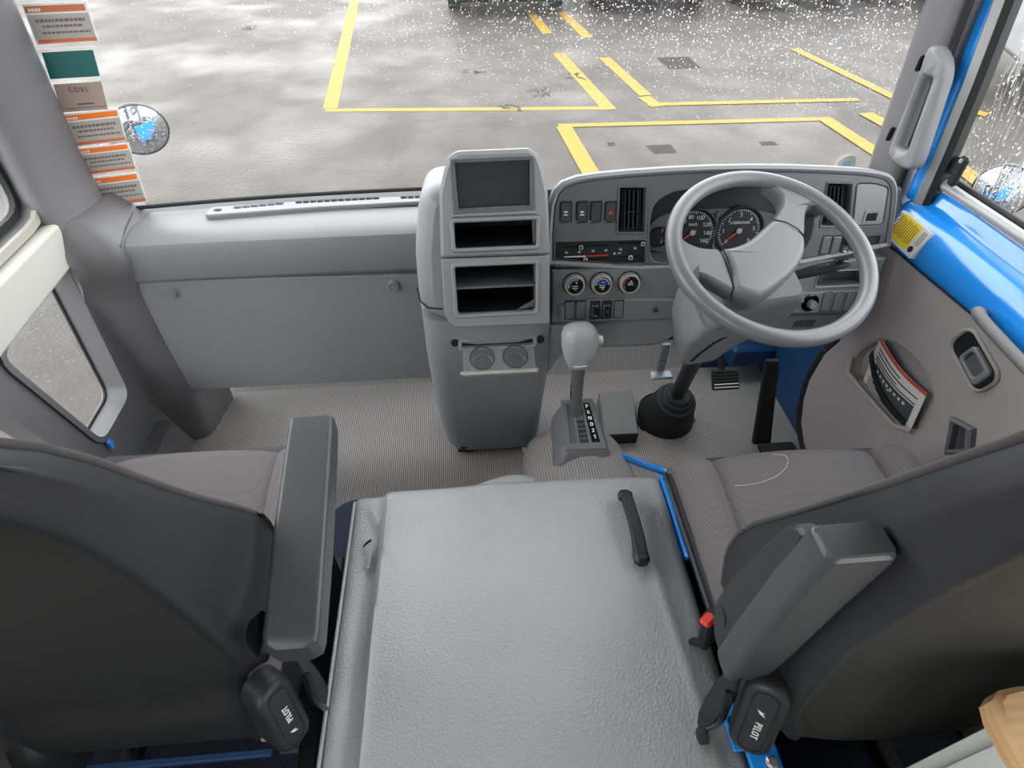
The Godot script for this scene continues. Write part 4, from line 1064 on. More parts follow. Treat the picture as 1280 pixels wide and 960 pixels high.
func build_engine_cover() -> void:
	var e := thing("engine_cover", "big grey vinyl padded engine cover lid between the two front seats", "engine cover", V(0.05, 0.0, -0.3))
	var rows := []
	var zs := [[-0.728, 0.02], [-0.735, 0.15], [-0.738, 0.30], [-0.737, 0.33]]
	var xs := PackedFloat32Array()
	for i in 97: xs.append(lerpf(-0.281, 0.384, i / 96.0))
	for q in zs:
		var r := PackedVector3Array([V(-0.281, q[1], q[0]), V(-0.281, q[1], q[0])])
		for x in xs: r.append(V(x, q[1] if q[1] < 0.31 else minf(q[1], cover_y(x, -0.70) - 0.02), q[0] - 0.004 * sin(x * 9.0)))
		r.append(V(0.384, q[1], q[0])); r.append(V(0.384, q[1], q[0]))
		rows.append(r)
	for j in 91:
		var z := -0.733 + 1.15 * pow(j / 90.0, 1.15)
		var edge := 1.0 - exp(-(z + 0.736) / 0.006)
		var r := PackedVector3Array([V(-0.283, 0.02, z), V(-0.284, 0.318, z)])
		for i in 97:
			var x := xs[i]
			var side: float = minf(minf(i, 96 - i) / 3.0, 1.0)
			var wav := 0.0016 * sin(z * 31.0 + x * 7.0) * sin(x * 23.0 - z * 9.0)
			r.append(V(x, cover_y(x, z) + wav - 0.012 * (1.0 - edge) - 0.010 * pow(1.0 - side, 2.0), z))
		r.append(V(0.387, 0.315, z)); r.append(V(0.386, 0.02, z))
		rows.append(r)
	part("vinyl_lid", mb().slab(rows, V(0, -0.015, 0.004)).mesh(70), M.vinyl, e)
	# welt along the left edge and a torn tuck in the fold
	var wl := PackedVector3Array()
	for j in 30: wl.append(V(-0.279, cover_y(-0.277, -0.72 + j * 0.035) - 0.001, -0.72 + j * 0.035))
	part("edge_welt", mb().tube(wl, 0.0035, 8).mesh(60), M.vinyl, e)
	part("torn_flap", mb().slab([P3([-0.246, 0.356, -0.610, -0.232, 0.360, -0.616]), P3([-0.240, 0.359, -0.590, -0.226, 0.366, -0.594]), P3([-0.243, 0.352, -0.560, -0.230, 0.360, -0.556])], V(0, -0.002, 0)).mesh(60), M.vinyl, e)
	part("tear", mb().tube(P3([-0.247, 0.355, -0.607, -0.238, 0.3605, -0.614, -0.231, 0.3625, -0.616]), 0.0022, 6).mesh(), M.gap, e)
	part("front_lip", mb().tube(curve(P3([-0.02, 0.325, -0.738, 0.03, 0.330, -0.752, 0.075, 0.332, -0.756, 0.108, 0.330, -0.745])), 0.018, 10, false, 0.6).mesh(60), M.vinyl, e)
	# strap handle
	var h := part("strap_handle", mb().loft([
		ring(V(0.287, 0.385, -0.672), V(1, 0, 0), V(0, 1, 0), rrect(0.020, 0.022, 0.007)),
		ring(V(0.287, 0.389, -0.664), V(1, 0, 0), V(0, 1, 0), rrect(0.023, 0.024, 0.008)),
		ring(V(0.288, 0.397, -0.645), V(1, 0, 0), V(0, 1, 0), rrect(0.025, 0.011, 0.004)),
		ring(V(0.288, 0.402, -0.600), V(1, 0, 0), V(0, 1, 0), rrect(0.025, 0.009, 0.0035)),
		ring(V(0.288, 0.400, -0.560), V(1, 0, 0), V(0, 1, 0), rrect(0.025, 0.010, 0.0035)),
		ring(V(0.288, 0.391, -0.540), V(1, 0, 0), V(0, 1, 0), rrect(0.027, 0.022, 0.007)),
		ring(V(0.288, 0.384, -0.518), V(1, 0, 0), V(0, 1, 0), rrect(0.023, 0.024, 0.008)),
		ring(V(0.288, 0.381, -0.512), V(1, 0, 0), V(0, 1, 0), rrect(0.018, 0.018, 0.007))]).mesh(50), M.black, e)
	part("end_cap", mb().box(V(0.287, 0.390, -0.660), V(0.029, 0.022, 0.022), 0.006).mesh(), M.black, h)
	part("end_cap", mb().box(V(0.288, 0.386, -0.524), V(0.029, 0.022, 0.030), 0.006).mesh(), M.black, h)
	# blue painted body flange seen along the right edge
	var f := thing("engine_hatch_flange", "bright blue painted hatch flange along the right edge of the engine cover", "body panel", V(0.395, 0.3, -0.5))
	part("flange", mb().box(V(0.394, 0.335, -0.64), V(0.012, 0.022, 0.20), 0.003).mesh(), M.blue, f)
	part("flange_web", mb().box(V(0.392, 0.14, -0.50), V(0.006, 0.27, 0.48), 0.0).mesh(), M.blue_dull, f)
	part("front_corner", mb().tube(curve(P3([0.32, 0.235, -0.905, 0.345, 0.24, -0.882, 0.385, 0.24, -0.855, 0.43, 0.24, -0.83, 0.455, 0.235, -0.82])), 0.009, 8).mesh(60), M.blue, f)

# ---- the two front seats; s = 1 the driver's (right), s = -1 the passenger's (left)
func build_seat(s: int) -> void:
	var right := s > 0
	var cx := 0.60 if right else -0.565
	var dz := 0.0 if right else -0.10
	var o := thing("cab_chair",
		"black right hand driver's seat with its armrest folded up" if right else "black left hand passenger seat with its armrest lowered level",
		"seat", V(cx, 0, -0.45 + dz), "front cab seats")
	var X := func(lx: float) -> float: return cx - s * lx          # lx grows towards the middle of the bus
	# cushion: centre panel and two side bolsters
	for b in 3:
		var rs := []
		for e in [[-0.690, -0.07, 0.5], [-0.686, -0.03, 0.8], [-0.672, -0.005, 0.96], [-0.650, 0.003, 1.0], [-0.58, 0.0, 1.0], [-0.48, -0.012, 1.0], [-0.38, -0.022, 1.0], [-0.29, -0.026, 1.0], [-0.25, -0.03, 0.98]]:
			var top: float = 0.502 + e[1] - (0.0 if right else 0.012)
			var g := PackedVector3Array()
			var lo := 0.36
			if b == 0:
				for k in 11:
					var u := lerpf(-0.158, 0.158, k / 10.0)
					g.append(V(X.call(u), top - 0.008 * pow(absf(u) / 0.158, 6.0) - 0.004 * cos(u * 9.0), e[0] + dz + 0.02 * pow(u / 0.2, 2.0)))
				g.append(V(X.call(0.158), lo, e[0] + dz + 0.012)); g.append(V(X.call(-0.158), lo, e[0] + dz + 0.012))
			else:
				var q := 1.0 if b == 1 else -1.0
				for k in 11:
					var w := lerpf(0.0, PI, k / 10.0)
					g.append(V(X.call(q * (0.197 - cos(w) * 0.040)), top - 0.012 + 0.026 * sin(w) * e[2], e[0] + dz + 0.012 + 0.006 * absf(cos(w))))
				g.append(V(X.call(q * 0.225), 0.43, e[0] + dz + 0.02)); g.append(V(X.call(q * 0.157), 0.42, e[0] + dz + 0.012))
			rs.append(g)
		part("cushion_centre" if b == 0 else "cushion_bolster", mb().loft(rs).mesh(50), M.fabric, o)
	# vinyl skirt round the cushion
	var sk := []
	for e in [[0.20, 0.78], [0.33, 0.82], [0.36, 0.89], [0.40, 0.935], [0.445, 0.985], [0.458, 1.005], [0.468, 0.985]]:
		sk.append(ring(V(cx, e[0], -0.465 + dz), V(1, 0, 0), V(0, 0, -1), rrect(0.476 * e[1], 0.445 * e[1], 0.05, 5)))
	part("cushion_skirt", mb().loft(sk).mesh(50), M.seat_vinyl, o)
	for q in [1.0, -1.0]:
		part("cushion_piping", mb().tube(PackedVector3Array([V(X.call(q * 0.238), 0.447, -0.665 + dz), V(X.call(q * 0.241), 0.455, -0.63 + dz), V(X.call(q * 0.241), 0.455, -0.50 + dz), V(X.call(q * 0.240), 0.45, -0.33 + dz)]), 0.005, 8).mesh(60), M.seat_vinyl, o)
	# backrest: vinyl shell whose front edge and rear ridge follow the seat's lean
	var front := [0.40, -0.36, 0.50, -0.415, 0.56, -0.432, 0.62, -0.428, 0.68, -0.408, 0.80, -0.352, 0.90, -0.308, 0.96, -0.283, 1.06, -0.243, 1.18, -0.205, 1.28, -0.18, 1.33, -0.16]
	var rear := [0.40, -0.200, 0.51, -0.203, 0.73, -0.214, 0.93, -0.194, 1.00, -0.184, 1.10, -0.155, 1.28, -0.115, 1.33, -0.11]
	if not right:
		front = [0.40, -0.36, 0.50, -0.405, 0.56, -0.418, 0.62, -0.415, 0.70, -0.378, 0.80, -0.326, 0.90, -0.280, 0.96, -0.256, 1.02, -0.226, 1.08, -0.185, 1.18, -0.15, 1.28, -0.13, 1.33, -0.12]
		rear = [0.40, -0.20, 0.46, -0.228, 0.67, -0.220, 0.83, -0.208, 0.93, -0.193, 1.0, -0.170, 1.10, -0.135, 1.28, -0.10, 1.33, -0.095]
	var wide := [0.40, 0.216, 0.50, 0.226, 0.58, 0.230, 0.75, 0.228, 0.90, 0.222, 1.0, 0.214, 1.10, 0.198, 1.20, 0.178, 1.28, 0.15, 1.33, 0.10]
	var shell := []
	var back := []
	var ys := []
	var y := 0.42 if right else 0.29
	while y < 1.331:
		ys.append(y)
		y += 0.026
	for yy in ys:
		var zf: float = tab(front, yy) + dz
		var zr: float = tab(rear, yy) + dz
		var w: float = tab(wide, yy)
		var wr: float = w - 0.012 - 0.03 * smoothstep(0.55, 0.42, yy)
		var g := PackedVector3Array()
		for k in 9:                                     # front, hollow between the bolsters
			var u := lerpf(-1.0, 1.0, k / 8.0)
			g.append(V(X.call(u * (w - 0.012)), yy, zf + minf(0.045, (zr - zf) * 0.3) * (1.0 - pow(absf(u), 4.0))))
		g.append(V(X.call(w - 0.002), yy, zf + 0.006))
		for k in 4: g.append(V(X.call(w + 0.004 * sin(k * 1.0) - 0.002 * k / 3.0), yy, lerpf(zf + 0.022, zr - 0.03, k / 3.0)))
		g.append(V(X.call(wr + 0.006), yy, zr - 0.012)); g.append(V(X.call(wr), yy, zr - 0.002)); g.append(V(X.call(wr - 0.010), yy, zr + 0.002))
		g.append(V(X.call(wr - 0.022), yy, zr - 0.004))
		g.append(V(X.call(-wr + 0.022), yy, zr - 0.004))
		g.append(V(X.call(-wr + 0.010), yy, zr + 0.002)); g.append(V(X.call(-wr), yy, zr - 0.002)); g.append(V(X.call(-wr - 0.006), yy, zr - 0.012))
		for k in range(3, -1, -1): g.append(V(X.call(-w - 0.004 * sin(k * 1.0) + 0.002 * k / 3.0), yy, lerpf(zf + 0.022, zr - 0.03, k / 3.0)))
		g.append(V(X.call(-w + 0.002), yy, zf + 0.006))
		shell.append(g)
		var bw := wr - 0.016
		var bk := PackedVector3Array()
		for k in 13:
			var u := lerpf(-1.0, 1.0, k / 12.0)
			bk.append(V(X.call(u * bw), yy, zr - 0.004 + 0.020 * (1.0 - pow(absf(u), 3.0)) * smoothstep(0.28, 0.50, yy)))
		back.append(bk)
	part("backrest", mb().loft(shell).mesh(55), M.seat_vinyl, o)
	part("back_panel", mb().slab(back, V(0, 0, -0.012)).mesh(60), M.seat_back, o)
	for q in [1.0, -1.0]:
		var pp := PackedVector3Array()
		for yy in ys:
			if yy > 0.46: pp.append(V(X.call(q * (tab(wide, yy) - 0.005)), yy, tab(front, yy) + dz + 0.001))
		part("piping", mb().tube(pp, 0.0045, 8).mesh(60), M.fabric_dark, o)
	# lighter fabric of the backrest's front
	var fr := []
	for yy in ys:
		if yy < 0.5 or yy > 1.28: continue
		var r := PackedVector3Array()
		for k in 9:
			var u := lerpf(-1.0, 1.0, k / 8.0)
			r.append(V(X.call(u * (tab(wide, yy) - 0.02)), yy, tab(front, yy) + dz - 0.004 + minf(0.045, (tab(rear, yy) - tab(front, yy)) * 0.3) * (1.0 - pow(absf(u), 4.0))))
		fr.append(r)
	part("front_fabric", mb().slab(fr, V(0, 0, 0.01)).mesh(60), M.fabric, o)
	# armrest
	var arm: MeshInstance3D
	if right:
		var ar := []
		for e in [[0.562, 0.328, 0.044, -0.262, 0.034], [0.575, 0.331, 0.058, -0.261, 0.044], [0.66, 0.334, 0.064, -0.260, 0.046], [0.80, 0.336, 0.069, -0.256, 0.044], [0.893, 0.338, 0.071, -0.251, 0.042], [0.904, 0.338, 0.069, -0.250, 0.040], [0.908, 0.338, 0.062, -0.250, 0.034]]:
			ar.append(ring(V(e[1], e[0], e[3]), V(1, 0, 0), V(0, 0, -1), rrect(e[2], e[4], 0.009, 3)))
		arm = part("armrest", mb().loft(ar).mesh(35), M.arm_plastic, o)
		part("end_pad", mb().loft([ring(V(0.338, 0.906, -0.250), V(1, 0, 0), V(0, 0, -1), rrect(0.064, 0.036, 0.004, 3)), ring(V(0.338, 0.9105, -0.250), V(1, 0, 0), V(0, 0, -1), rrect(0.060, 0.032, 0.004, 3))]).mesh(), M.end_pad, arm)
		part("side_bracket", mb().plate(round_poly(V2([-0.262, 0.565, -0.315, 0.575, -0.335, 0.64, -0.300, 0.85, -0.285, 0.885, -0.265, 0.885]), 1), [], -0.326, -0.306, 0.004, Transform3D(Basis(V(0, 0, 1), V(0, 1, 0), V(-1, 0, 0)), Vector3.ZERO)).mesh(40), M.seat_vinyl, arm)
		part("pivot_cap", mb().lathe([[0.012, -0.004], [0.012, 0.002], [0.0001, 0.003]], 20, Transform3D(Basis(V(0, 0, 1), V(0, 1, 0), V(-1, 0, 0)), V(0.306, 0.625, -0.305))).mesh(), M.seat_back, arm)
	else:
		var ar := []
		for e in [[-0.310, 0.617, 0.050, 0.040], [-0.316, 0.619, 0.068, 0.050], [-0.328, 0.623, 0.074, 0.054], [-0.45, 0.651, 0.076, 0.060], [-0.62, 0.688, 0.072, 0.050], [-0.645, 0.694, 0.070, 0.046], [-0.652, 0.695, 0.060, 0.034]]:
			ar.append(ring(V(-0.262 - 0.03 * (-0.30 - e[0]), e[1] - 0.018, e[0]), V(1, 0, 0), V(0, 1, 0), rrect(e[2], e[3], 0.009, 3)))
		arm = part("armrest", mb().loft(ar).mesh(35), M.arm_plastic, o)
		part("gloss_pivot_cover", mb().loft([ring(V(-0.306, 0.605, -0.335), V(0, 0, 1), V(0, 1, 0), rrect(0.055, 0.080, 0.027, 5)), ring(V(-0.320, 0.602, -0.338), V(0, 0, 1), V(0, 1, 0), rrect(0.036, 0.055, 0.017, 5))]).mesh(60), M.black_gloss, arm)
	# recliner cover with lettering, lever and plate
	var nrm := (V(-0.55, 0.25, 0.80) if right else V(0.80, 0.20, 0.56)).normalized()
	var upv := (V(0.02 * s, 0.96, -0.20) - nrm * nrm.dot(V(0.02 * s, 0.96, -0.20))).normalized()
	var side := upv.cross(nrm)
	var hx := Transform3D(Basis(side, upv, nrm), V(0.352, 0.520, -0.212) if right else V(-0.318, 0.442, -0.290))
	var hs := []
	for e in [[-0.03, 0.0], [0.0, 0.0], [0.008, 0.002], [0.012, 0.006], [0.013, 0.012]]:
		hs.append(ring(hx.origin + nrm * e[0], side, upv, MB.inset(MB.ccw(rrect(0.058, 0.150, 0.027, 6)), e[1])))
	var cov := part("recliner_cover", mb().loft(hs).mesh(40), M.seat_vinyl, o)
	word("PILOT", 0.0095, M.white, cov, hx * V(0.002, -0.016 if right else 0.004, 0.0132), Basis(-upv, side, nrm) if right else Basis(upv, -side, nrm), "lettering", true)
	part("wing_mark", mb().plate(V2([-0.006, 0.004, 0.004, 0.001, 0.001, 0.0, 0.006, -0.006, -0.002, -0.002]), [], 0.0, 0.0008, 0.0, hx * Transform3D(Basis(), V(0.0, 0.022 if right else -0.034, 0.0132))).mesh(), M.white, cov)
	part("cover_seam", mb().plate(MB.inset(MB.ccw(rrect(0.058, 0.150, 0.027, 6)), 0.013), [MB.inset(MB.ccw(rrect(0.058, 0.150, 0.027, 6)), 0.0142)], 0.0128, 0.0136, 0.0, hx).mesh(), M.black_gloss, cov)
	var ix := 0.318 if right else -0.283
	var zz := -0.235 if right else -0.325
	var yb := 0.36 if right else 0.30
	part("side_plate", mb().plate(round_poly(V2([-zz - 0.012, yb, -zz + 0.018, yb, -zz + 0.030, yb + 0.10, -zz + 0.022, yb + 0.24, -zz + 0.0, yb + 0.24]), 1), [], ix - 0.004, ix + 0.004, 0.001, Transform3D(Basis(V(0, 0, -1), V(0, 1, 0), V(1, 0, 0)), Vector3.ZERO)).mesh(), M.black, o)
	part("plate_bolt", mb().lathe([[0.012, -0.006], [0.012, 0.006], [0.009, 0.008], [0.0001, 0.008]], 12, Transform3D(Basis(V(0, 0, 1), V(0, 1, 0), V(-s, 0, 0)), V(ix - s * 0.006, yb + 0.02, zz + 0.01))).mesh(), M.seat_back, o)
	part("recliner_lever", mb().tube(curve(P3([ix - s * 0.006, yb + 0.19, zz + 0.0, ix - s * 0.008, yb + 0.13, zz + 0.018, ix - s * 0.006, yb + 0.06, zz + 0.010])), 0.007, 8, false, 0.5).mesh(60), M.black_gloss, o)
	# base and slides
	part("seat_base", mb().box(V(cx, 0.14, -0.45 + dz), V(0.40, 0.20, 0.36), 0.015).mesh(), M.rubber, o)
	for q in [0.18, -0.18]: part("slide_rail", mb().box(V(X.call(q), 0.03, -0.43 + dz), V(0.035, 0.035, 0.48), 0.004).mesh(), M.black, o)
	if right:
		part("blue_bracket", mb().box(V(0.372, 0.356, -0.250), V(0.024, 0.006, 0.090), 0.002).mesh(), M.blue, o)
		part("bracket_hole", mb().lathe([[0.009, 0.0], [0.009, 0.0012], [0.0001, 0.0012]], 16, Transform3D(Basis(V(1, 0, 0), -PI / 2), V(0.373, 0.359, -0.245))).mesh(), M.gap, o)
		part("blue_foot", mb().box(V(0.405, 0.350, -0.190), V(0.050, 0.010, 0.05), 0.003).mesh(), M.blue, o)
		part("foot_bolt", mb().lathe([[0.011, 0], [0.011, 0.006], [0.007, 0.009], [0.0001, 0.009]], 6, Transform3D(Basis(V(1, 0, 0), -PI / 2), V(0.412, 0.355, -0.186))).mesh(), M.steel, o)
	else:
		part("side_cover", mb().box(V(-0.80, 0.19, -0.345), V(0.09, 0.16, 0.10), 0.03).mesh(60), M.seat_vinyl, o)
		part("blue_rear_bar", mb().box(V(-0.53, 0.265, -0.285), V(0.30, 0.014, 0.012), 0.002, Transform3D()).mesh(), M.blue_dull, o)
		part("fabric_tag", mb().box(V(-0.378, 0.292, -0.300), V(0.035, 0.008, 0.010), 0.003).mesh(), M.brown_card, o)
		part("bar_bolt", mb().lathe([[0.009, -0.02], [0.009, 0.010], [0.0001, 0.012]], 8, Transform3D(Basis(V(0, 0, 1), V(0, 1, 0), V(-1, 0, 0)), V(-0.355, 0.268, -0.285))).mesh(), M.black, o)
	if right:
		var b := thing("seat_belt_buckle", "black seat belt buckle with red release button beside the driver's seat", "buckle", V(0.35, 0.36, -0.42))
		var dir := V(-0.05, 0.95, -0.15).normalized()
		var bz := V(0.6, 0.15, 0.8); bz = (bz - dir * bz.dot(dir)).normalized()
		var bb := Transform3D(Basis(dir.cross(bz), dir, bz), V(0.352, 0.438, -0.362))
		part("body", mb().box(Vector3.ZERO, V(0.030, 0.090, 0.020), 0.005, bb).mesh(), M.black, b)
		part("red_button", mb().box(V(-0.014, 0.043, 0.002), V(0.026, 0.010, 0.018), 0.004, bb).mesh(), M.red, b)
		part("stalk", mb().tube(PackedVector3Array([bb * V(0, -0.04, 0), V(0.350, 0.33, -0.385)]), 0.013, 8, false, 0.5).mesh(), M.black, b)
		part("edge_stitch", mb().tube(PackedVector3Array([bb * V(0.016, 0.045, 0.010), bb * V(0.016, -0.04, 0.010)]), 0.0015, 6).mesh(), M.alu, b)
		var hair := thing("stray_thread", "pale loose thread lying across the driver's seat cushion", "thread", V(0.58, 0.51, -0.6))
		part("thread", mb().tube(curve(P3([0.462, 0.504, -0.590, 0.50, 0.503, -0.592, 0.545, 0.504, -0.604, 0.575, 0.505, -0.625, 0.585, 0.506, -0.648, 0.560, 0.506, -0.655])), 0.0003, 5).mesh(), M.paper, hair)

# ---- driver's door and the right hand pillar
func build_door() -> void:
	var zy := Transform3D(Basis(V(0, 0, -1), V(0, 1, 0), V(1, 0, 0)), Vector3.ZERO)      # (-z, y), thickness along x
	var d := Node3D.new()
	d.name = "door_1"
	add_child(d)
	d.position = V(1.0, 0.0, -0.6)
	off[d] = -d.position
	d.set_meta("kind", "structure")
	# grey inner panel, seen from inside: its face looks towards -x
	var yz := Transform3D(Basis(V(0, 0, 1), V(0, 1, 0), V(-1, 0, 0)), Vector3.ZERO)     # (z, y), thickness towards -x
	var outline := V2([-1.135, 0.690, -0.96, 0.698, -0.80, 0.707, -0.60, 0.718, 0.08, 0.73, 0.08, 0.03, -0.90, 0.03, -1.02, 0.055, -1.075, 0.095, -1.11, 0.16, -1.125, 0.23, -1.118, 0.33, -1.09, 0.40, -1.10, 0.50, -1.135, 0.60])
	var pock := round_poly(V2([-1.025, 0.42, -1.000, 0.362, -0.955, 0.380, -0.765, 0.395, -0.745, 0.46, -0.775, 0.525, -0.86, 0.545, -0.965, 0.520]), 2)
	part("door_panel", mb().plate(outline, [pock, V2([-0.69, 0.52, -0.665, 0.47, -0.64, 0.50, -0.665, 0.535])], -0.985, -0.955, 0.006, yz).mesh(35), M.door_panel, d)
	part("door_core", mb().box(V(1.022, 0.34, -0.52), V(0.020, 0.76, 1.20), 0.0).mesh(), M.blue, d)
	part("map_pocket", mb().plate(MB.inset(MB.ccw(pock), -0.004), [], -0.992, -0.984, 0.0, yz).mesh(), M.door_panel, d)
	part("pocket_lip", mb().tube(P3([0.954, 0.405, -1.020, 0.945, 0.374, -0.996, 0.942, 0.378, -0.955, 0.942, 0.392, -0.80, 0.948, 0.42, -0.757]), 0.006, 8).mesh(60), M.door_panel, d)
	part("door_seal", mb().tube(curve(P3([0.975, 0.62, -1.145, 0.975, 0.50, -1.112, 0.974, 0.40, -1.104, 0.972, 0.33, -1.130, 0.970, 0.23, -1.137, 0.968, 0.15, -1.120, 0.966, 0.085, -1.085, 0.966, 0.045, -1.03, 0.966, 0.02, -0.92])), 0.014, 8).mesh(60), M.rubber, d)
	# latch: bowl, surround and lever
	var lat := rrect(0.112, 0.058, 0.020, 5)
	var lx := Transform3D(Basis(V(0, -0.28, 0.96), V(0, 0.96, 0.28), V(-1, 0, 0)), V(0.953, 0.642, -0.745))
	var la := part("latch_surround", mb().plate(rrect(0.126, 0.072, 0.026, 5), [lat], -0.004, 0.006, 0.004, lx).mesh(40), M.door_panel, d)
	part("latch_bowl", mb().plate(lat, [], -0.003, 0.0005, 0.0, lx).mesh(), M.black, la)
	part("latch_lever", mb().plate(rrect(0.066, 0.046, 0.010, 4, 0.012, 0.0), [rrect(0.044, 0.028, 0.007, 3, 0.010, 0.0)], 0.0, 0.009, 0.003, lx).mesh(40), M.plastic, la)
	part("lever_tongue", mb().box(V(0.012, 0.0, 0.003), V(0.044, 0.030, 0.005), 0.002, lx).mesh(), M.plastic_dark, la)
	# pull handle along the top edge
	var pb := PackedVector3Array([V(0.958, 0.716, -0.790), V(0.938, 0.730, -0.785), V(0.925, 0.734, -0.770), V(0.922, 0.732, -0.74), V(0.920, 0.728, -0.66), V(0.920, 0.722, -0.52), V(0.935, 0.718, -0.44), V(0.958, 0.715, -0.43)])
	part("pull_handle", mb().tube(curve(pb, 4), 0.012, 10, false, 0.8).mesh(60), M.trim, d)
	part("speaker_pocket", mb().plate(V2([-0.705, 0.525, -0.665, 0.455, -0.625, 0.50, -0.655, 0.545]), [V2([-0.69, 0.52, -0.665, 0.47, -0.64, 0.50, -0.665, 0.535])], -0.958, -0.940, 0.004, yz).mesh(), M.trim, d)
	# blue painted upper edge, turned towards the window
	var sill := []
	for e in [[0.955, 0.690], [0.957, 0.726], [0.962, 0.748], [0.972, 0.766], [0.986, 0.778], [1.005, 0.784], [1.012, 0.790], [1.016, 0.806], [1.024, 0.812]]:
		var r := PackedVector3Array()
		for j in 15:
			var z := lerpf(-1.145, 0.08, j / 14.0)
			r.append(V(e[0] + 0.010 * smoothstep(-1.10, -1.145, z), e[1] + 0.012 * (z + 1.1) - 0.01 * smoothstep(-1.10, -1.145, z), z))
		sill.append(r)
	part("painted_sill", mb().slab(sill, V(0.02, -0.02, 0)).mesh(50), M.blue, d)
	part("panel_seam", mb().tube(P3([0.953, 0.689, -1.13, 0.953, 0.706, -0.80, 0.953, 0.718, -0.60, 0.953, 0.73, 0.0]), 0.0022, 6).mesh(), M.gap, d)
	# upright of the door frame: blue, aluminium and rubber
	var strip := func(called: String, x0: float, z0: float, x1: float, z1: float, x2: float, z2: float, mt: Material) -> void:
		var rows2 := []
		for j in 9:
			var y := lerpf(0.772, 1.72, j / 8.0)
			var k := y - 0.80
			var r := PackedVector3Array()
			for q in [[x0, z0], [x1, z1], [x2, z2]]: r.append(V(q[0] - 0.005 * k, y, q[1] - 0.10 * k - 0.09 * maxf(0.0, k - 0.15)))
			rows2.append(r)
		part(called, mb().slab(rows2, V(0.02, 0, -0.004)).mesh(50), mt, d)
	strip.call("painted_upright", 1.0, -1.166, 0.994, -1.152, 1.0, -1.137, M.blue)
	strip.call("window_frame", 1.0, -1.137, 0.994, -1.128, 1.003, -1.113, M.alu)
	strip.call("glass_rubber", 1.003, -1.113, 1.001, -1.107, 1.010, -1.099, M.rubber)
	part("rear_upright", mb().box(V(1.02, 1.25, 0.04), V(0.05, 0.95, 0.07), 0.01).mesh(), M.blue, d)
	part("top_rail", mb().box(V(0.985, 1.72, -0.57), V(0.06, 0.08, 1.3), 0.01).mesh(), M.blue, d)
	part("window_frame", mb().tube(P3([1.025, 0.823, -1.125, 1.025, 0.838, -0.60, 1.025, 0.85, 0.05]), 0.011, 8, false, 1.0, V(0, 1, 0)).mesh(50), M.alu, d)
	part("glass_rubber", mb().tube(P3([1.036, 0.836, -1.10, 1.036, 0.850, -0.60, 1.036, 0.862, 0.05]), 0.006, 8, false, 1.0, V(0, 1, 0)).mesh(50), M.rubber, d)
	# sliding window
	var w := struct("window_2", mb().sheet([P3([1.040, 0.83, -1.11, 1.040, 0.855, 0.04]), P3([1.0, 1.68, -1.18, 1.0, 1.68, 0.04])], V(-1, 0, 0)).mesh(), M.glass)
	w.set_meta("label", "driver's side window streaked with rain")
	var drop := mb().lathe([[0.0001, -0.3], [0.7, -0.25], [1.0, 0.0], [0.8, 0.38], [0.45, 0.58], [0.0001, 0.65]], 10).mesh(80)
	var at: Array[Transform3D] = []
	for k in 1500:
		var z := rng.randf_range(-1.12, -0.62)
		var y := rng.randf_range(0.85, 1.2)
		var s := 0.0007 + 0.0014 * pow(rng.randf(), 2.0)
		var tall := 1.0 + rng.randf() * 1.5 if rng.randf() < 0.62 else rng.randf_range(6.0, 26.0)
		at.append(Transform3D(Basis(V(0, 0.06 * s, s), V(-0.047, 1.0, -0.12) * s * tall, V(s, 0, 0)), V(1.0415 - 0.047 * (y - 0.83), y, z)))
	scatter("rain_drops", drop, M.water, at, w)
	var c := thing("window_catch", "black plastic sliding window catch on the driver's window", "catch", V(1.02, 0.86, -1.08))
	part("base", mb().box(V(1.026, 0.868, -1.098), V(0.020, 0.036, 0.022), 0.004).mesh(), M.black, c)
	part("grip", mb().box(V(1.006, 0.870, -1.068), V(0.014, 0.062, 0.022), 0.005).mesh(), M.black, c)
	part("neck", mb().box(V(1.016, 0.868, -1.082), V(0.014, 0.024, 0.024), 0.003).mesh(), M.black, c)
	part("screw", mb().lathe([[0.005, 0], [0.004, 0.002], [0.0001, 0.002]], 10, Transform3D(Basis(V(0, 0, 1), V(0, 1, 0), V(-1, 0, 0)), V(0.999, 0.892, -1.068))).mesh(), M.alu, c)
	# right pillar trim
	var rows := []
	for j in 9:
		var y := lerpf(0.70, 1.72, j / 8.0)
		var k := (y - 0.78)
		var r := PackedVector3Array()
		for q in [[0.985, -1.285], [0.962, -1.278], [0.955, -1.262], [0.960, -1.235], [0.966, -1.205], [0.972, -1.192], [0.985, -1.184], [1.0, -1.182]]:
			r.append(V(q[0] - 0.055 * k, y, q[1] - 0.055 * k + 0.02 * smoothstep(0.85, 0.72, y)))
		rows.append(r)
	var t := struct("trim_1", mb().slab(rows, V(0.035, 0, -0.01)).mesh(50), M.trim)
	part("dark_gasket", mb().tube(P3([0.985, 0.76, -1.175, 0.975, 0.95, -1.19, 0.964, 1.15, -1.205, 0.935, 1.70, -1.24]), 0.008, 8).mesh(), M.rubber, t)
	part("lower_fillet", mb().loft([ring(V(0.95, 0.79, -1.20), V(1, 0, 0), V(0, 0, 1), rrect(0.06, 0.10, 0.02, 3)), ring(V(0.96, 0.74, -1.19), V(1, 0, 0), V(0, 0, 1), rrect(0.08, 0.13, 0.02, 3))]).mesh(), M.trim, t)
	# grab handle
	var g := thing("grab_handle", "pale grey moulded grab handle on the right windscreen pillar", "handle", V(0.93, 0.95, -1.17))
	var hy := Transform3D(Basis(V(0.08, 0, 1).normalized(), V(0, 1, 0), V(-1, 0, 0.08).normalized()), V(0.962, 0.95, -1.17))
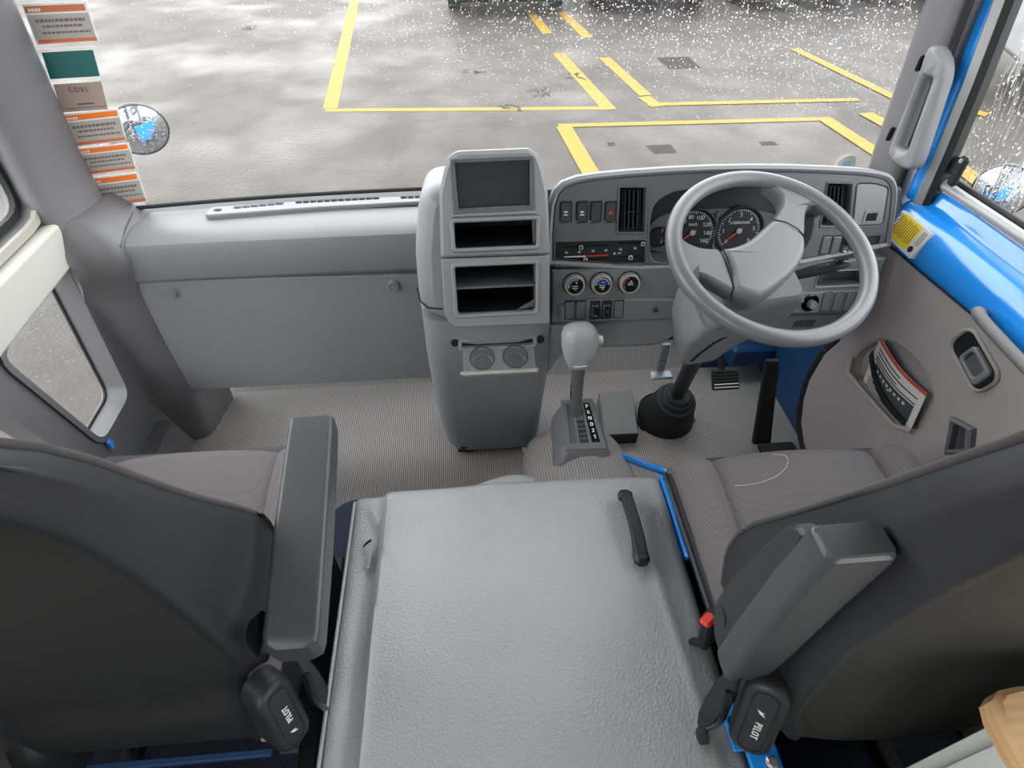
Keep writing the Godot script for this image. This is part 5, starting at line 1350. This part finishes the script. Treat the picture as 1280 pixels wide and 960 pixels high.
	var o := V2([-1.228, 1.061, -1.205, 1.068, -1.169, 1.046, -1.154, 1.023, -1.121, 0.873, -1.121, 0.852, -1.149, 0.842, -1.190, 0.842, -1.210, 0.854, -1.223, 1.014, -1.230, 1.045])
	var sl := V2([-1.203, 1.012, -1.181, 1.015, -1.159, 0.876, -1.187, 0.876])
	for poly in [o, sl]:
		for i in poly.size(): poly[i] -= Vector2(-1.17, 0.95)
	part("loop", mb().plate(fillet(o, 0.012, 3), [fillet(sl, 0.006, 3)], -0.004, 0.022, 0.008, hy).mesh(60), M.plastic, g)
	for y in [0.888, 1.028]: part("screw_slot", mb().box(V(0.942, y, -1.222 - 0.05 * (y - 0.85)), V(0.012, 0.030, 0.008), 0.003).mesh(), M.gap, g)
	# yellow label on the sill
	var yl := thing("warning_label", "yellow and white warning sticker on the blue door sill", "sticker", V(0.96, 0.73, -1.05))
	var yx := Transform3D(Basis(V(0.0, 0.0, 1.0), V(0.30, 0.954, 0.0).normalized(), V(-0.954, 0.30, 0.0).normalized()), V(0.9545, 0.737, -1.054))
	part("backing", mb().plate(rrect(0.106, 0.062, 0.003, 3), [], -0.012, 0.001, 0.0, yx).mesh(), M.print, yl)
	part("yellow_field", mb().plate(rrect(0.066, 0.054, 0.002, 2, -0.008, 0.002), [], 0.0, 0.0016, 0.0, yx).mesh(), M.yellow, yl)
	part("black_header", mb().plate(rrect(0.013, 0.050, 0.002, 2, -0.045, 0.001), [], 0.0, 0.0016, 0.0, yx).mesh(), M.black, yl)
	word("WARNING", 0.0085, M.white, yl, yx * V(-0.045, 0.001, 0.0018), Basis(yx.basis.y, -yx.basis.x, yx.basis.z), "lettering", true)
	for k in 9: part("print_line", mb().box(V(-0.034 + 0.0066 * k, 0.004, 0.0018), V(0.0020, 0.042 - 0.003 * (k % 3), 0.0003), 0.0, yx).mesh(), M.ink, yl)
	part("round_mark", mb().lathe([[0.007, 0.0], [0.007, 0.0016], [0.0045, 0.0016], [0.0044, 0.0012], [0.0001, 0.0012]], 16, yx * Transform3D(Basis(), V(0.036, -0.017, 0.0))).mesh(), M.black, yl)
	part("grey_print", mb().box(V(0.040, 0.010, 0.0012), V(0.014, 0.030, 0.0008), 0.0, yx).mesh(), M.grey_card, yl)
	# leaflets in the pocket, held by a black strap
	var lf := thing("instruction_leaflet", "printed grey instruction leaflet with red edge tucked in the door pocket", "leaflet", V(0.96, 0.44, -0.87))
	var P := func(u: float, v: float, o: float) -> Vector3:       # over the sheet
		var a := V(0.953, 0.512, -0.972).lerp(V(0.962, 0.502, -0.792), u)
		var b := V(0.968, 0.362, -0.962).lerp(V(0.968, 0.372, -0.772), u)
		return a.lerp(b, v) + V(-o - 0.008 * sin(u * PI) * sin(v * PI), -0.012 * sin(u * PI) * (1.0 - v), 0)
	var sh := []
	for j in 9:
		var r := PackedVector3Array()
		for i in 9: r.append(P.call(i / 8.0, j / 8.0, 0.0))
		sh.append(r)
	part("sheet", mb().slab(sh, V(0.0012, 0, 0)).mesh(60), M.paper, lf)
	var red := []; var blk := []
	for i in 9:
		red.append(PackedVector3Array([P.call(i / 8.0, 0.0, 0.0008), P.call(i / 8.0, 0.05, 0.0008)]))
		blk.append(PackedVector3Array([P.call(0.12 + 0.80 * i / 8.0, 0.36, 0.0008), P.call(0.12 + 0.80 * i / 8.0, 0.66, 0.0008)]))
	part("red_edge", mb().slab(red, V(0.0004, 0, 0)).mesh(60), M.needle, lf)
	part("dark_table", mb().slab(blk, V(0.0004, 0, 0)).mesh(60), M.ink, lf)
	for k in 9:
		var v: float = [0.12, 0.19, 0.26, 0.31, 0.70, 0.76, 0.82, 0.88, 0.94][k]
		var ln := []
		for i in 7: ln.append(PackedVector3Array([P.call(0.08 + (0.50 + 0.34 * (k % 2)) * i / 6.0, v, 0.0008), P.call(0.08 + (0.50 + 0.34 * (k % 2)) * i / 6.0, v + 0.022, 0.0008)]))
		part("print_line", mb().slab(ln, V(0.0004, 0, 0)).mesh(60), M.ink, lf)
	for k in 8: part("table_cell", mb().slab([PackedVector3Array([P.call(0.20 + 0.08 * k, 0.42, 0.0014), P.call(0.20 + 0.08 * k, 0.47, 0.0014)]), PackedVector3Array([P.call(0.24 + 0.08 * k, 0.42, 0.0014), P.call(0.24 + 0.08 * k, 0.47, 0.0014)])], V(0.0004, 0, 0)).mesh(), M.paper, lf)
	var sp := thing("pocket_strap", "black elastic strap stretched across the leaflet in the door pocket", "strap", V(0.95, 0.42, -0.88))
	var st := []
	for i in 15:
		var u := i / 14.0
		var a := P.call(lerpf(-0.02, 0.92, u), lerpf(0.34, 0.72, pow(u, 0.8)) + 0.10 * sin(u * PI), 0.006)
		st.append(PackedVector3Array([a + V(0, 0.009, 0), a - V(0, 0.009, 0)]))
	part("band", mb().slab(st, V(0.002, 0, 0)).mesh(60), M.black, sp)

# ---- left side wall: pillar, rail and narrow lower windows
func build_left_side() -> void:
	var rows := []
	for j in 13:
		var y := lerpf(0.70, 1.72, j / 12.0)
		var k := y - 0.735
		var f := smoothstep(0.86, 0.70, y)
		var r := PackedVector3Array()
		for q in [[-0.868, -1.335], [-0.852, -1.322], [-0.847, -1.305], [-0.850, -1.275], [-0.860, -1.235], [-0.872, -1.20], [-0.884, -1.182], [-0.893, -1.176], [-0.910, -1.172]]:
			r.append(V(q[0] + 0.085 * k + f * 0.03, y, q[1] - 0.05 * k * smoothstep(-1.30, -1.18, q[1]) + f * 0.03))
		rows.append(r)
	var t := struct("trim_2", mb().slab(rows, V(-0.03, 0, -0.01)).mesh(50), M.trim)
	# moulded corner between pillar, dashboard and side wall
	var cr := []
	for e in [[0.775, 0.0, 0.035], [0.745, 0.02, 0.02], [0.72, 0.035, 0.005], [0.68, 0.045, 0.0], [0.64, 0.035, 0.0], [0.60, 0.012, 0.0], [0.56, 0.004, 0.0], [0.40, 0.0, 0.0], [0.245, 0.0, 0.0], [0.12, -0.045, 0.0], [-0.01, -0.09, 0.0]]:
		var r := PackedVector3Array()
		for q in [[-0.775, -1.36], [-0.795, -1.215], [-0.803, -1.200], [-0.812, -1.192], [-0.832, -1.182], [-0.858, -1.172], [-0.880, -1.166], [-0.893, -1.160], [-0.903, -1.152]]:
			var s := clampf((q[0] + 0.905) / 0.11, 0.0, 1.0)
			r.append(V(q[0] + e[1] * (1.0 - 0.4 * s) - e[2] * s, e[0], q[1] + e[1] * 0.6))
		cr.append(r)
	part("corner_moulding", mb().slab(cr, V(-0.03, 0, -0.03)).mesh(50), M.trim, t)
	part("moulding_seam", mb().tube(P3([-0.800, 0.612, -1.193, -0.832, 0.604, -1.181, -0.858, 0.602, -1.171, -0.890, 0.600, -1.160]), 0.0015, 6).mesh(), M.gap, t)
	part("dashboard_seam", mb().tube(P3([-0.780, 0.735, -1.30, -0.775, 0.727, -1.24, -0.776, 0.712, -1.19, -0.786, 0.66, -1.178, -0.795, 0.61, -1.19]), 0.0015, 6).mesh(), M.plastic_dark, t)
	# narrow window beside the door, set deep in a rounded frame
	var hole := fillet(V2([-1.165, 0.70, -1.105, 0.335, -0.945, 0.335, -0.878, 0.665]), 0.035)
	var yz := Transform3D(Basis(V(0, 0, 1), V(0, 1, 0), V(-1, 0, 0)), Vector3.ZERO)
	var big := MB.inset(MB.ccw(hole), -0.012)
	var fr := part("window_surround", mb().plate(big, [MB.inset(MB.ccw(hole), 0.002)], 0.893, 0.955, 0.0, yz).mesh(30), M.trim, t)
	part("surround_lip", mb().plate(big, [MB.inset(MB.ccw(hole), -0.002)], -0.902, -0.894, 0.0, Transform3D(Basis(V(0, 0, 1), V(0, 1, 0), V(-1, 0, 0)), V(-1.796, 0, 0))).mesh(), M.trim, fr)
	var w3 := struct("window_3", mb().plate(MB.inset(MB.ccw(hole), -0.004), [], 0.950, 0.953, 0.0, yz).mesh(), M.glass)
	part("black_edge", mb().plate(MB.inset(MB.ccw(hole), -0.004), [MB.inset(MB.ccw(hole), 0.006)], 0.944, 0.949, 0.0, yz).mesh(), M.rubber, w3)
	var drop := mb().lathe([[0.0001, -0.3], [0.7, -0.25], [1.0, 0.0], [0.8, 0.38], [0.45, 0.58], [0.0001, 0.65]], 10).mesh(80)
	var at: Array[Transform3D] = []
	for k in 420:
		var z := rng.randf_range(-1.13, -0.95)
		var y := rng.randf_range(0.37, 0.66)
		var s := 0.0006 + 0.0012 * pow(rng.randf(), 2.0)
		var tall := 1.0 + rng.randf() * 1.5 if rng.randf() < 0.7 else rng.randf_range(5.0, 18.0)
		at.append(Transform3D(Basis(V(0, 0, -s), V(0, s * tall, 0), V(s, 0, 0)), V(-0.9545, y, z)))
	scatter("rain_drops", drop, M.water, at, w3)
	var w4 := struct("window_4", mb().box(V(-0.948, 0.475, -0.61), V(0.003, 0.35, 0.52), 0.0).mesh(), M.glass)
	part("black_edge", mb().box(V(-0.942, 0.475, -0.875), V(0.006, 0.34, 0.012), 0.0).mesh(), M.rubber, w4)
	# upper side window and its frame
	var w5 := struct("window_5", mb().box(V(-0.935, 1.24, -0.68), V(0.003, 0.90, 1.08), 0.0).mesh(), M.glass)
	var sideh := fillet(V2([-1.185, 0.80, -1.235, 1.7, -0.15, 1.7, -0.15, 0.80]), 0.06)
	part("glass_rubber", mb().plate(MB.inset(MB.ccw(sideh), -0.004), [MB.inset(MB.ccw(sideh), 0.016)], 0.918, 0.932, 0.003, yz).mesh(40), M.rubber, w5)
	part("pale_frame", mb().plate(MB.inset(MB.ccw(sideh), -0.018), [MB.inset(MB.ccw(sideh), -0.001)], 0.890, 0.904, 0.004, Transform3D(Basis(V(0, 0, 1), V(0, 1, 0), V(-1, 0, 0)), V(0.0, 0, 0))).mesh(40), mat(Color8(168, 163, 152), 0.5), w5)
	# pale painted rail below the window
	var rl := struct("trim_3", mb().loft([
		ring(V(-0.885, 0.737, -1.188), V(0, 1, 0), V(1, 0, 0), rrect(0.060, 0.030, 0.010, 3)),
		ring(V(-0.883, 0.736, -1.178), V(0, 1, 0), V(1, 0, 0), rrect(0.088, 0.036, 0.010, 3)),
		ring(V(-0.882, 0.728, -0.60), V(0, 1, 0), V(1, 0, 0), rrect(0.104, 0.036, 0.008, 3)),
		ring(V(-0.882, 0.722, 0.10), V(0, 1, 0), V(1, 0, 0), rrect(0.110, 0.036, 0.008, 3))]).mesh(40), M.cream, )
	# raised step block low in the corner
	var b := thing("step_block", "rounded grey plastic trim block low in the left front corner", "trim block", V(-0.92, 0, -1.08))
	var rs := []
	for e in [[0.0, 1.0], [0.16, 1.0], [0.182, 0.97], [0.192, 0.90], [0.194, 0.80]]:
		rs.append(ring(V(-0.905, e[0], -1.045), V(1, 0, 0), V(0, 0, -1), rrect(0.115 * e[1], 0.21 * e[1] + 0.01, 0.03, 4)))
	part("block", mb().loft(rs).mesh(50), M.trim, b)
	var ck := solo("blue_paint_chip", "small bright blue paint patch under the narrow left side window", "paint patch", mb().box(V(-0.888, 0.318, -0.952), V(0.006, 0.028, 0.016), 0.002).mesh(), M.blue)
	ck.set_meta("label", "small bright blue paint patch under the narrow left side window")

# ---- what little shows of the living area behind
func build_cabin() -> void:
	var w := thing("worktop", "pale wooden worktop corner with a rounded edge behind the driver's seat", "worktop", V(0.75, 0.74, 0.4))
	var flat := Transform3D(Basis(V(1, 0, 0), V(0, 0, -1), V(0, 1, 0)), Vector3.ZERO)
	var o := V2([0.492, -1.0, 0.492, 0.110, 0.494, 0.135, 0.500, 0.150, 0.512, 0.158, 0.53, 0.160, 1.015, 0.160, 1.015, -1.0])
	part("board", mb().plate(o, [], 0.722, 0.752, 0.006, flat).mesh(30), M.wood, w)
	var c := thing("kitchen_cabinet", "cream kitchen cabinet under the wooden worktop", "cabinet", V(0.77, 0.0, 0.4))
	part("side_panel", mb().box(V(0.512, 0.37, 0.43), V(0.016, 0.70, 1.10), 0.001).mesh(), M.cabinet, c)
	part("front_panel", mb().box(V(0.765, 0.37, -0.130), V(0.50, 0.70, 0.016), 0.001).mesh(), M.cabinet, c)

# ---- stickers on the windscreen
func build_stickers() -> void:
	# [left x at top, left x at bottom, width, top y, bottom y, kind]
	var all := [[-0.812, -0.820, 0.109, 1.140, 1.073, 0], [-0.818, -0.826, 0.091, 1.060, 1.013, 1], [-0.826, -0.836, 0.088, 1.003, 0.950, 2], [-0.838, -0.850, 0.110, 0.947, 0.880, 0], [-0.847, -0.856, 0.110, 0.877, 0.818, 0], [-0.854, -0.862, 0.108, 0.812, 0.742, 0]]
	var names := ["uppermost orange banded licence card in the windscreen's left corner", "dark green blank card between the licence cards on the windscreen", "brown card lettered COVI stuck on the windscreen", "orange banded licence card directly below the brown card", "middle one of the three orange banded cards below the brown card", "lowest orange banded licence card just above the dashboard"]
	for i in all.size():
		var a: Array = all[i]
		var t := thing("windscreen_sticker", names[i], "sticker", V(a[0], a[4], -1.31), "cards in the windscreen corner")
		var Q := func(u: float, v: float, o: float) -> Vector3:
			var x: float = lerpf(a[0], a[1], v) + a[2] * u
			var y: float = lerpf(a[3], a[4], v) + 0.004 * u * (1.0 if i > 2 else 0.0)
			return V(x, y, ws_z(x, y) + 0.004 + o)
		var pan := func(u0: float, u1: float, v0: float, v1: float, o: float, mt: Material, called: String, to: Node) -> MeshInstance3D:
			var rows := []
			for j in 3:
				var r := PackedVector3Array()
				for k in 5: r.append(Q.call(lerpf(u0, u1, k / 4.0), lerpf(v0, v1, j / 2.0), o))
				rows.append(r)
			return part(called, mb().slab(rows, V(0, 0, -0.0006)).mesh(60), mt, to)
		match a[5]:
			0:
				pan.call(0.0, 1.0, 0.0, 1.0, 0.0, M.film, "film", t)
				pan.call(0.02, 0.96, 0.06, 0.22, 0.001, M.orange if i > 2 else M.terracotta, "orange_band", t)
				pan.call(0.03, 0.98, 0.27, 0.86, 0.001, M.grey_card, "card", t)
				pan.call(0.05, 0.99, 0.87, 0.97, 0.001, M.terracotta, "lower_band", t)
				var ln := [[0.12, 0.90, 0.38, 0.46], [0.20, 0.84, 0.53, 0.59], [0.16, 0.94, 0.69, 0.74]]
				for q in ln:
					var k := 0
					var u: float = q[0]
					while u < q[1]:
						var l := 0.03 + 0.05 * rng.randf()
						pan.call(u, minf(u + l, q[1]), q[2], q[3], 0.0016, M.pale_ink, "print", t)
						u += l + 0.018
						k += 1
				for k in 4: pan.call(0.07 + 0.05 * k, 0.105 + 0.05 * k, 0.12, 0.19, 0.0016, M.film, "print", t)
			1:
				pan.call(-0.06, 1.06, -0.13, 1.14, 0.0, M.lens, "clear_sleeve", t)
				pan.call(0.0, 1.0, 0.0, 1.0, 0.001, M.teal, "green_card", t)
			2:
				pan.call(0.0, 1.0, 0.0, 1.0, 0.0, M.brown_card, "card", t)
				word("C O V I", 0.0095, M.ink, t, Q.call(0.50, 0.22, 0.004))
				pan.call(0.38, 0.74, 0.72, 0.76, 0.001, M.ink, "print", t)
				pan.call(0.10, 0.97, 0.86, 0.89, 0.001, M.pale_ink, "print", t)
	var r := thing("service_sticker", "round white and pale blue service sticker low on the windscreen's right side", "sticker", V(0.905, 0.80, -1.285))
	var c := V(0.912, 0.792, ws_z(0.912, 0.80) + 0.004)
	part("white_disc", mb().lathe([[0.024, -0.0004], [0.024, 0.0004], [0.0001, 0.0005]], 28, Transform3D(Basis(), c)).mesh(), M.film, r)
	part("blue_centre", mb().lathe([[0.012, 0.0004], [0.012, 0.0008], [0.0001, 0.0009]], 24, Transform3D(Basis(), c)).mesh(), mat(Color8(176, 214, 220), 0.5), r)

# ---- outdoors: wet car park
func build_outdoors() -> void:
	var g := struct("ground", mb().box(V(0, -0.85, -12), V(70, 0.30, 60), 0.0).mesh(), M.asphalt)
	var G := -0.700
	var lift := 0.002
	for l in [[-1.36, -6.28, -1.71, -11.6, 0.15], [-1.40, -6.23, 1.52, -6.06, 0.085], [1.48, -6.02, 1.235, -8.05, 0.15], [1.22, -9.0, 1.10, -10.45, 0.14], [1.74, -8.75, 1.60, -10.25, 0.15], [1.95, -6.40, 1.78, -7.80, 0.14], [1.99, -6.06, 1.92, -6.36, 0.14],
			[0.90, -5.62, 3.60, -5.585, 0.085], [1.05, -4.2, 0.95, -5.60, 0.15], [1.90, -6.12, 4.15, -6.09, 0.085], [3.54, -5.60, 3.66, -4.3, 0.15], [4.30, -7.99, 4.60, -5.9, 0.13], [4.02, -5.70, 4.08, -5.25, 0.16], [4.16, -4.5, 4.10, -3.85, 0.16], [5.05, -5.75, 5.2, -5.55, 0.14]]:
		var a := V(l[0], G, l[1]); var b := V(l[2], G, l[3])
		var d := (b - a).normalized(); var n: Vector3 = d.cross(Vector3.UP) * l[4] / 2.0
		var rows := []
		for k in 2:
			var p := a if k == 0 else b
			rows.append(PackedVector3Array([p - n + V(0, lift, 0), p + n + V(0, lift, 0)]))
		lift += 0.0006
		part("bay_line", mb().slab(rows, V(0, -0.002, 0)).mesh(), M.paint, g)
	for q in [[1.75, -5.0, 0.30, 0.26], [2.75, -5.05, 0.20, 0.12], [2.65, -7.55, 0.55, 0.55], [1.32, -5.15, 0.10, 0.10]]:
		var poly := PackedVector2Array()
		for k in 4: poly.append(Vector2(q[0] + cos(TAU * (k + 0.5) / 4.0) * q[2] * rng.randf_range(0.4, 0.6), -q[1] + sin(TAU * (k + 0.5) / 4.0) * q[3] * rng.randf_range(0.45, 0.65)))
		part("repair_patch", mb().plate(poly, [], G, G + 0.002, 0.0, Transform3D(Basis(V(1, 0, 0), V(0, 0, -1), V(0, 1, 0)), Vector3.ZERO)).mesh(), M.patch, g)
	# fallen leaf clusters
	for q in [[0.88, -6.61], [0.49, -6.17], [0.15, -7.4], [-3.0, -9.6], [1.3, -7.1]]:
		var t := thing("leaf_litter", {0.88: "dark spiky leaf clump on the wet asphalt nearest the bay's right line", 0.49: "small dark leaf clump lying on the long yellow line", 0.15: "thin dark streak of leaves in the bay's middle", -3.0: "dark leaf litter on the pale wet asphalt at far left", 1.3: "tiny leaf scrap beside the slanting yellow line"}[q[0]], "leaves", V(q[0], G, q[1]), "leaf litter on the car park")
		for k in 9:
			var w := rng.randf() * TAU
			var p := V(q[0] + rng.randf_range(-0.08, 0.08), G + 0.006, q[1] + rng.randf_range(-0.10, 0.10))
			var l := rng.randf_range(0.05, 0.14)
			part("leaf", mb().slab([PackedVector3Array([p, p + V(0.01, 0.004, 0.0)]), PackedVector3Array([p + V(cos(w), 0.02, sin(w)) * l * 0.5 + V(-0.012, 0, 0), p + V(cos(w), 0.03, sin(w)) * l * 0.5 + V(0.012, 0, 0)]), PackedVector3Array([p + V(cos(w), 0, sin(w)) * l, p + V(cos(w), 0.01, sin(w)) * l + V(0.002, 0, 0)])], V(0, 0.002, 0)).mesh(), M.leaf_dry, t)
	car(V(0.75, G, -12.05), 0.0, M.car_dark, "dark blue car parked nose in beyond the far bays, at the row's left end", "dark cars beyond the bays")
	car(V(3.0, G, -12.05), 0.0, M.car_dark, "dark blue car parked nose in beyond the far bays, second from the left", "dark cars beyond the bays")
	car(V(5.3, G, -12.05), 0.0, M.car_dark, "dark blue car parked nose in beyond the far bays, third from the left", "dark cars beyond the bays")
	car(V(7.5, G, -12.05), 0.0, M.car_dark, "dark blue car parked nose in beyond the far bays, at the row's right end", "dark cars beyond the bays")
	car(V(7.8, G, -5.6), 1.2, M.car_white, "white car parked to the right, seen through the driver's window", "")
	# hedge beyond the bays on the right
	var h := thing("hedge", "green leafy hedge beyond the car park on the right", "hedge", V(12, G, -12))
	var lump := mb()
	for k in 60:
		var c := V(9.5 + rng.randf() * 9.0, G + rng.randf_range(0.2, 1.2), -13.0 + rng.randf_range(-1.0, 2.0))
		var rr := rng.randf_range(0.35, 0.7)
		lump.lathe([[0.02, -rr], [rr * 0.7, -rr * 0.7], [rr, 0.0], [rr * 0.7, rr * 0.7], [0.02, rr]], 9, Transform3D(Basis(V(rng.randf(), 1, rng.randf()).normalized(), rng.randf() * TAU), c))
	part("foliage", lump.mesh(50), M.leaf, h)
	# round look-down mirror in front of the left corner
	round_mirror(V(-1.045, 0.676, -1.98), V(0.46, -0.22, 0.86), 0.085, "round convex look-down mirror outside the windscreen's left corner, speckled with rain", V(-0.955, 0.80, -1.40))
	round_mirror(V(1.45, 0.667, -1.37), V(-0.75, -0.05, 0.65), 0.07, "round convex door mirror outside the driver's window", V(1.03, 0.45, -1.10))

func round_mirror(c: Vector3, n: Vector3, r: float, label: String, foot: Vector3) -> void:
	n = n.normalized()
	var t := thing("convex_mirror", label, "mirror", c)
	var u := Vector3.UP.cross(n).normalized()
	var x := Transform3D(Basis(u, n.cross(u), n), c)
	part("shell", mb().lathe([[0.02, -0.06], [r * 0.7, -0.045], [r * 0.98, -0.012], [r * 1.02, 0.0], [r * 1.0, 0.006], [r * 0.95, 0.004]], 40, x).mesh(50), M.black, t)
	var prof := []
	for k in 9:
		var q := r * 0.96 * (1.0 - k / 8.0)
		prof.append([maxf(q, 0.0002), 0.004 + 0.030 * (1.0 - pow(q / (r * 0.96), 2.0))])
	var gl := part("mirror_glass", mb().lathe(prof, 48, x).mesh(80), M.mirror, t)
	part("arm", mb().tube(curve(PackedVector3Array([c - n * 0.05, c - n * 0.08, (c + foot) / 2.0, foot])), 0.010, 8).mesh(60), M.black, t)
	var drop := mb().lathe([[0.0001, -0.3], [0.7, -0.25], [1.0, 0.0], [0.8, 0.38], [0.45, 0.58], [0.0001, 0.65]], 8).mesh(80)
	var at: Array[Transform3D] = []
	for k in 260:
		var w := rng.randf() * TAU
		var q := sqrt(rng.randf()) * r * 0.95
		var s := rng.randf_range(0.0012, 0.0032)
		at.append(Transform3D(x.basis.scaled(V(s, s, s)), x * V(cos(w) * q, sin(w) * q, 0.005 + 0.030 * (1.0 - pow(q / (r * 0.96), 2.0)))))
	scatter("rain_drops", drop, M.water, at, gl)

func car(at: Vector3, turn: float, paint: Material, label: String, group: String) -> void:
	var t := thing("car", label, "car", at, group, true, Basis(V(0, 1, 0), turn))
	var rs := []
	for e in [[2.15, 0.28, 0.60, 0.70], [2.08, 0.20, 0.70, 0.84], [1.8, 0.18, 0.84, 0.88], [1.0, 0.22, 0.96, 0.90], [-1.2, 0.22, 1.0, 0.90], [-2.0, 0.26, 0.98, 0.86], [-2.12, 0.36, 0.90, 0.76]]:
		rs.append(ring(V(0, (e[1] + e[2]) / 2.0, e[0]), V(1, 0, 0), V(0, 1, 0), rrect(e[3] * 2.0, e[2] - e[1], 0.12, 4)))
	part("body", mb().loft(rs).mesh(60), paint, t)
	rs = []
	for e in [[0.92, 0.78, 0.95], [1.42, 0.60, 0.45], [1.46, 0.54, 0.30]]:
		rs.append(ring(V(0, e[0], -0.35), V(1, 0, 0), V(0, 0, -1), rrect(e[1] * 2.0, 1.6 + e[2] * 1.2, 0.15, 4)))
	part("glasshouse", mb().loft(rs).mesh(60), M.black_gloss, t)
	part("roof", mb().box(V(0, 1.46, -0.38), V(1.08, 0.05, 1.7), 0.02).mesh(), paint, t)
	for sx in [-0.80, 0.80]:
		for z in [1.35, -1.35]:
			var x := Transform3D(Basis(V(0, 0, 1), V(0, 1, 0), V(-1, 0, 0)), V(sx, 0.32, z))
			var w := part("wheel", mb().lathe([[0.20, -0.10], [0.31, -0.10], [0.32, -0.07], [0.32, 0.07], [0.31, 0.10], [0.20, 0.10]], 28, x).mesh(), M.tyre, t)
			part("hub_cap", mb().lathe([[0.20, -0.09], [0.20, 0.09], [0.06, 0.10]], 20, x).mesh(), M.alu, w)
		part("headlight", mb().box(V(sx * 0.78, 0.56, 2.07), V(0.30, 0.12, 0.10), 0.03).mesh(), M.alu, t)
	part("number_plate", mb().box(V(0, 0.42, 2.14), V(0.36, 0.11, 0.02), 0.005).mesh(), M.film, t)
	part("front_grille", mb().box(V(0, 0.56, 2.13), V(0.80, 0.09, 0.04), 0.01).mesh(), M.black, t)
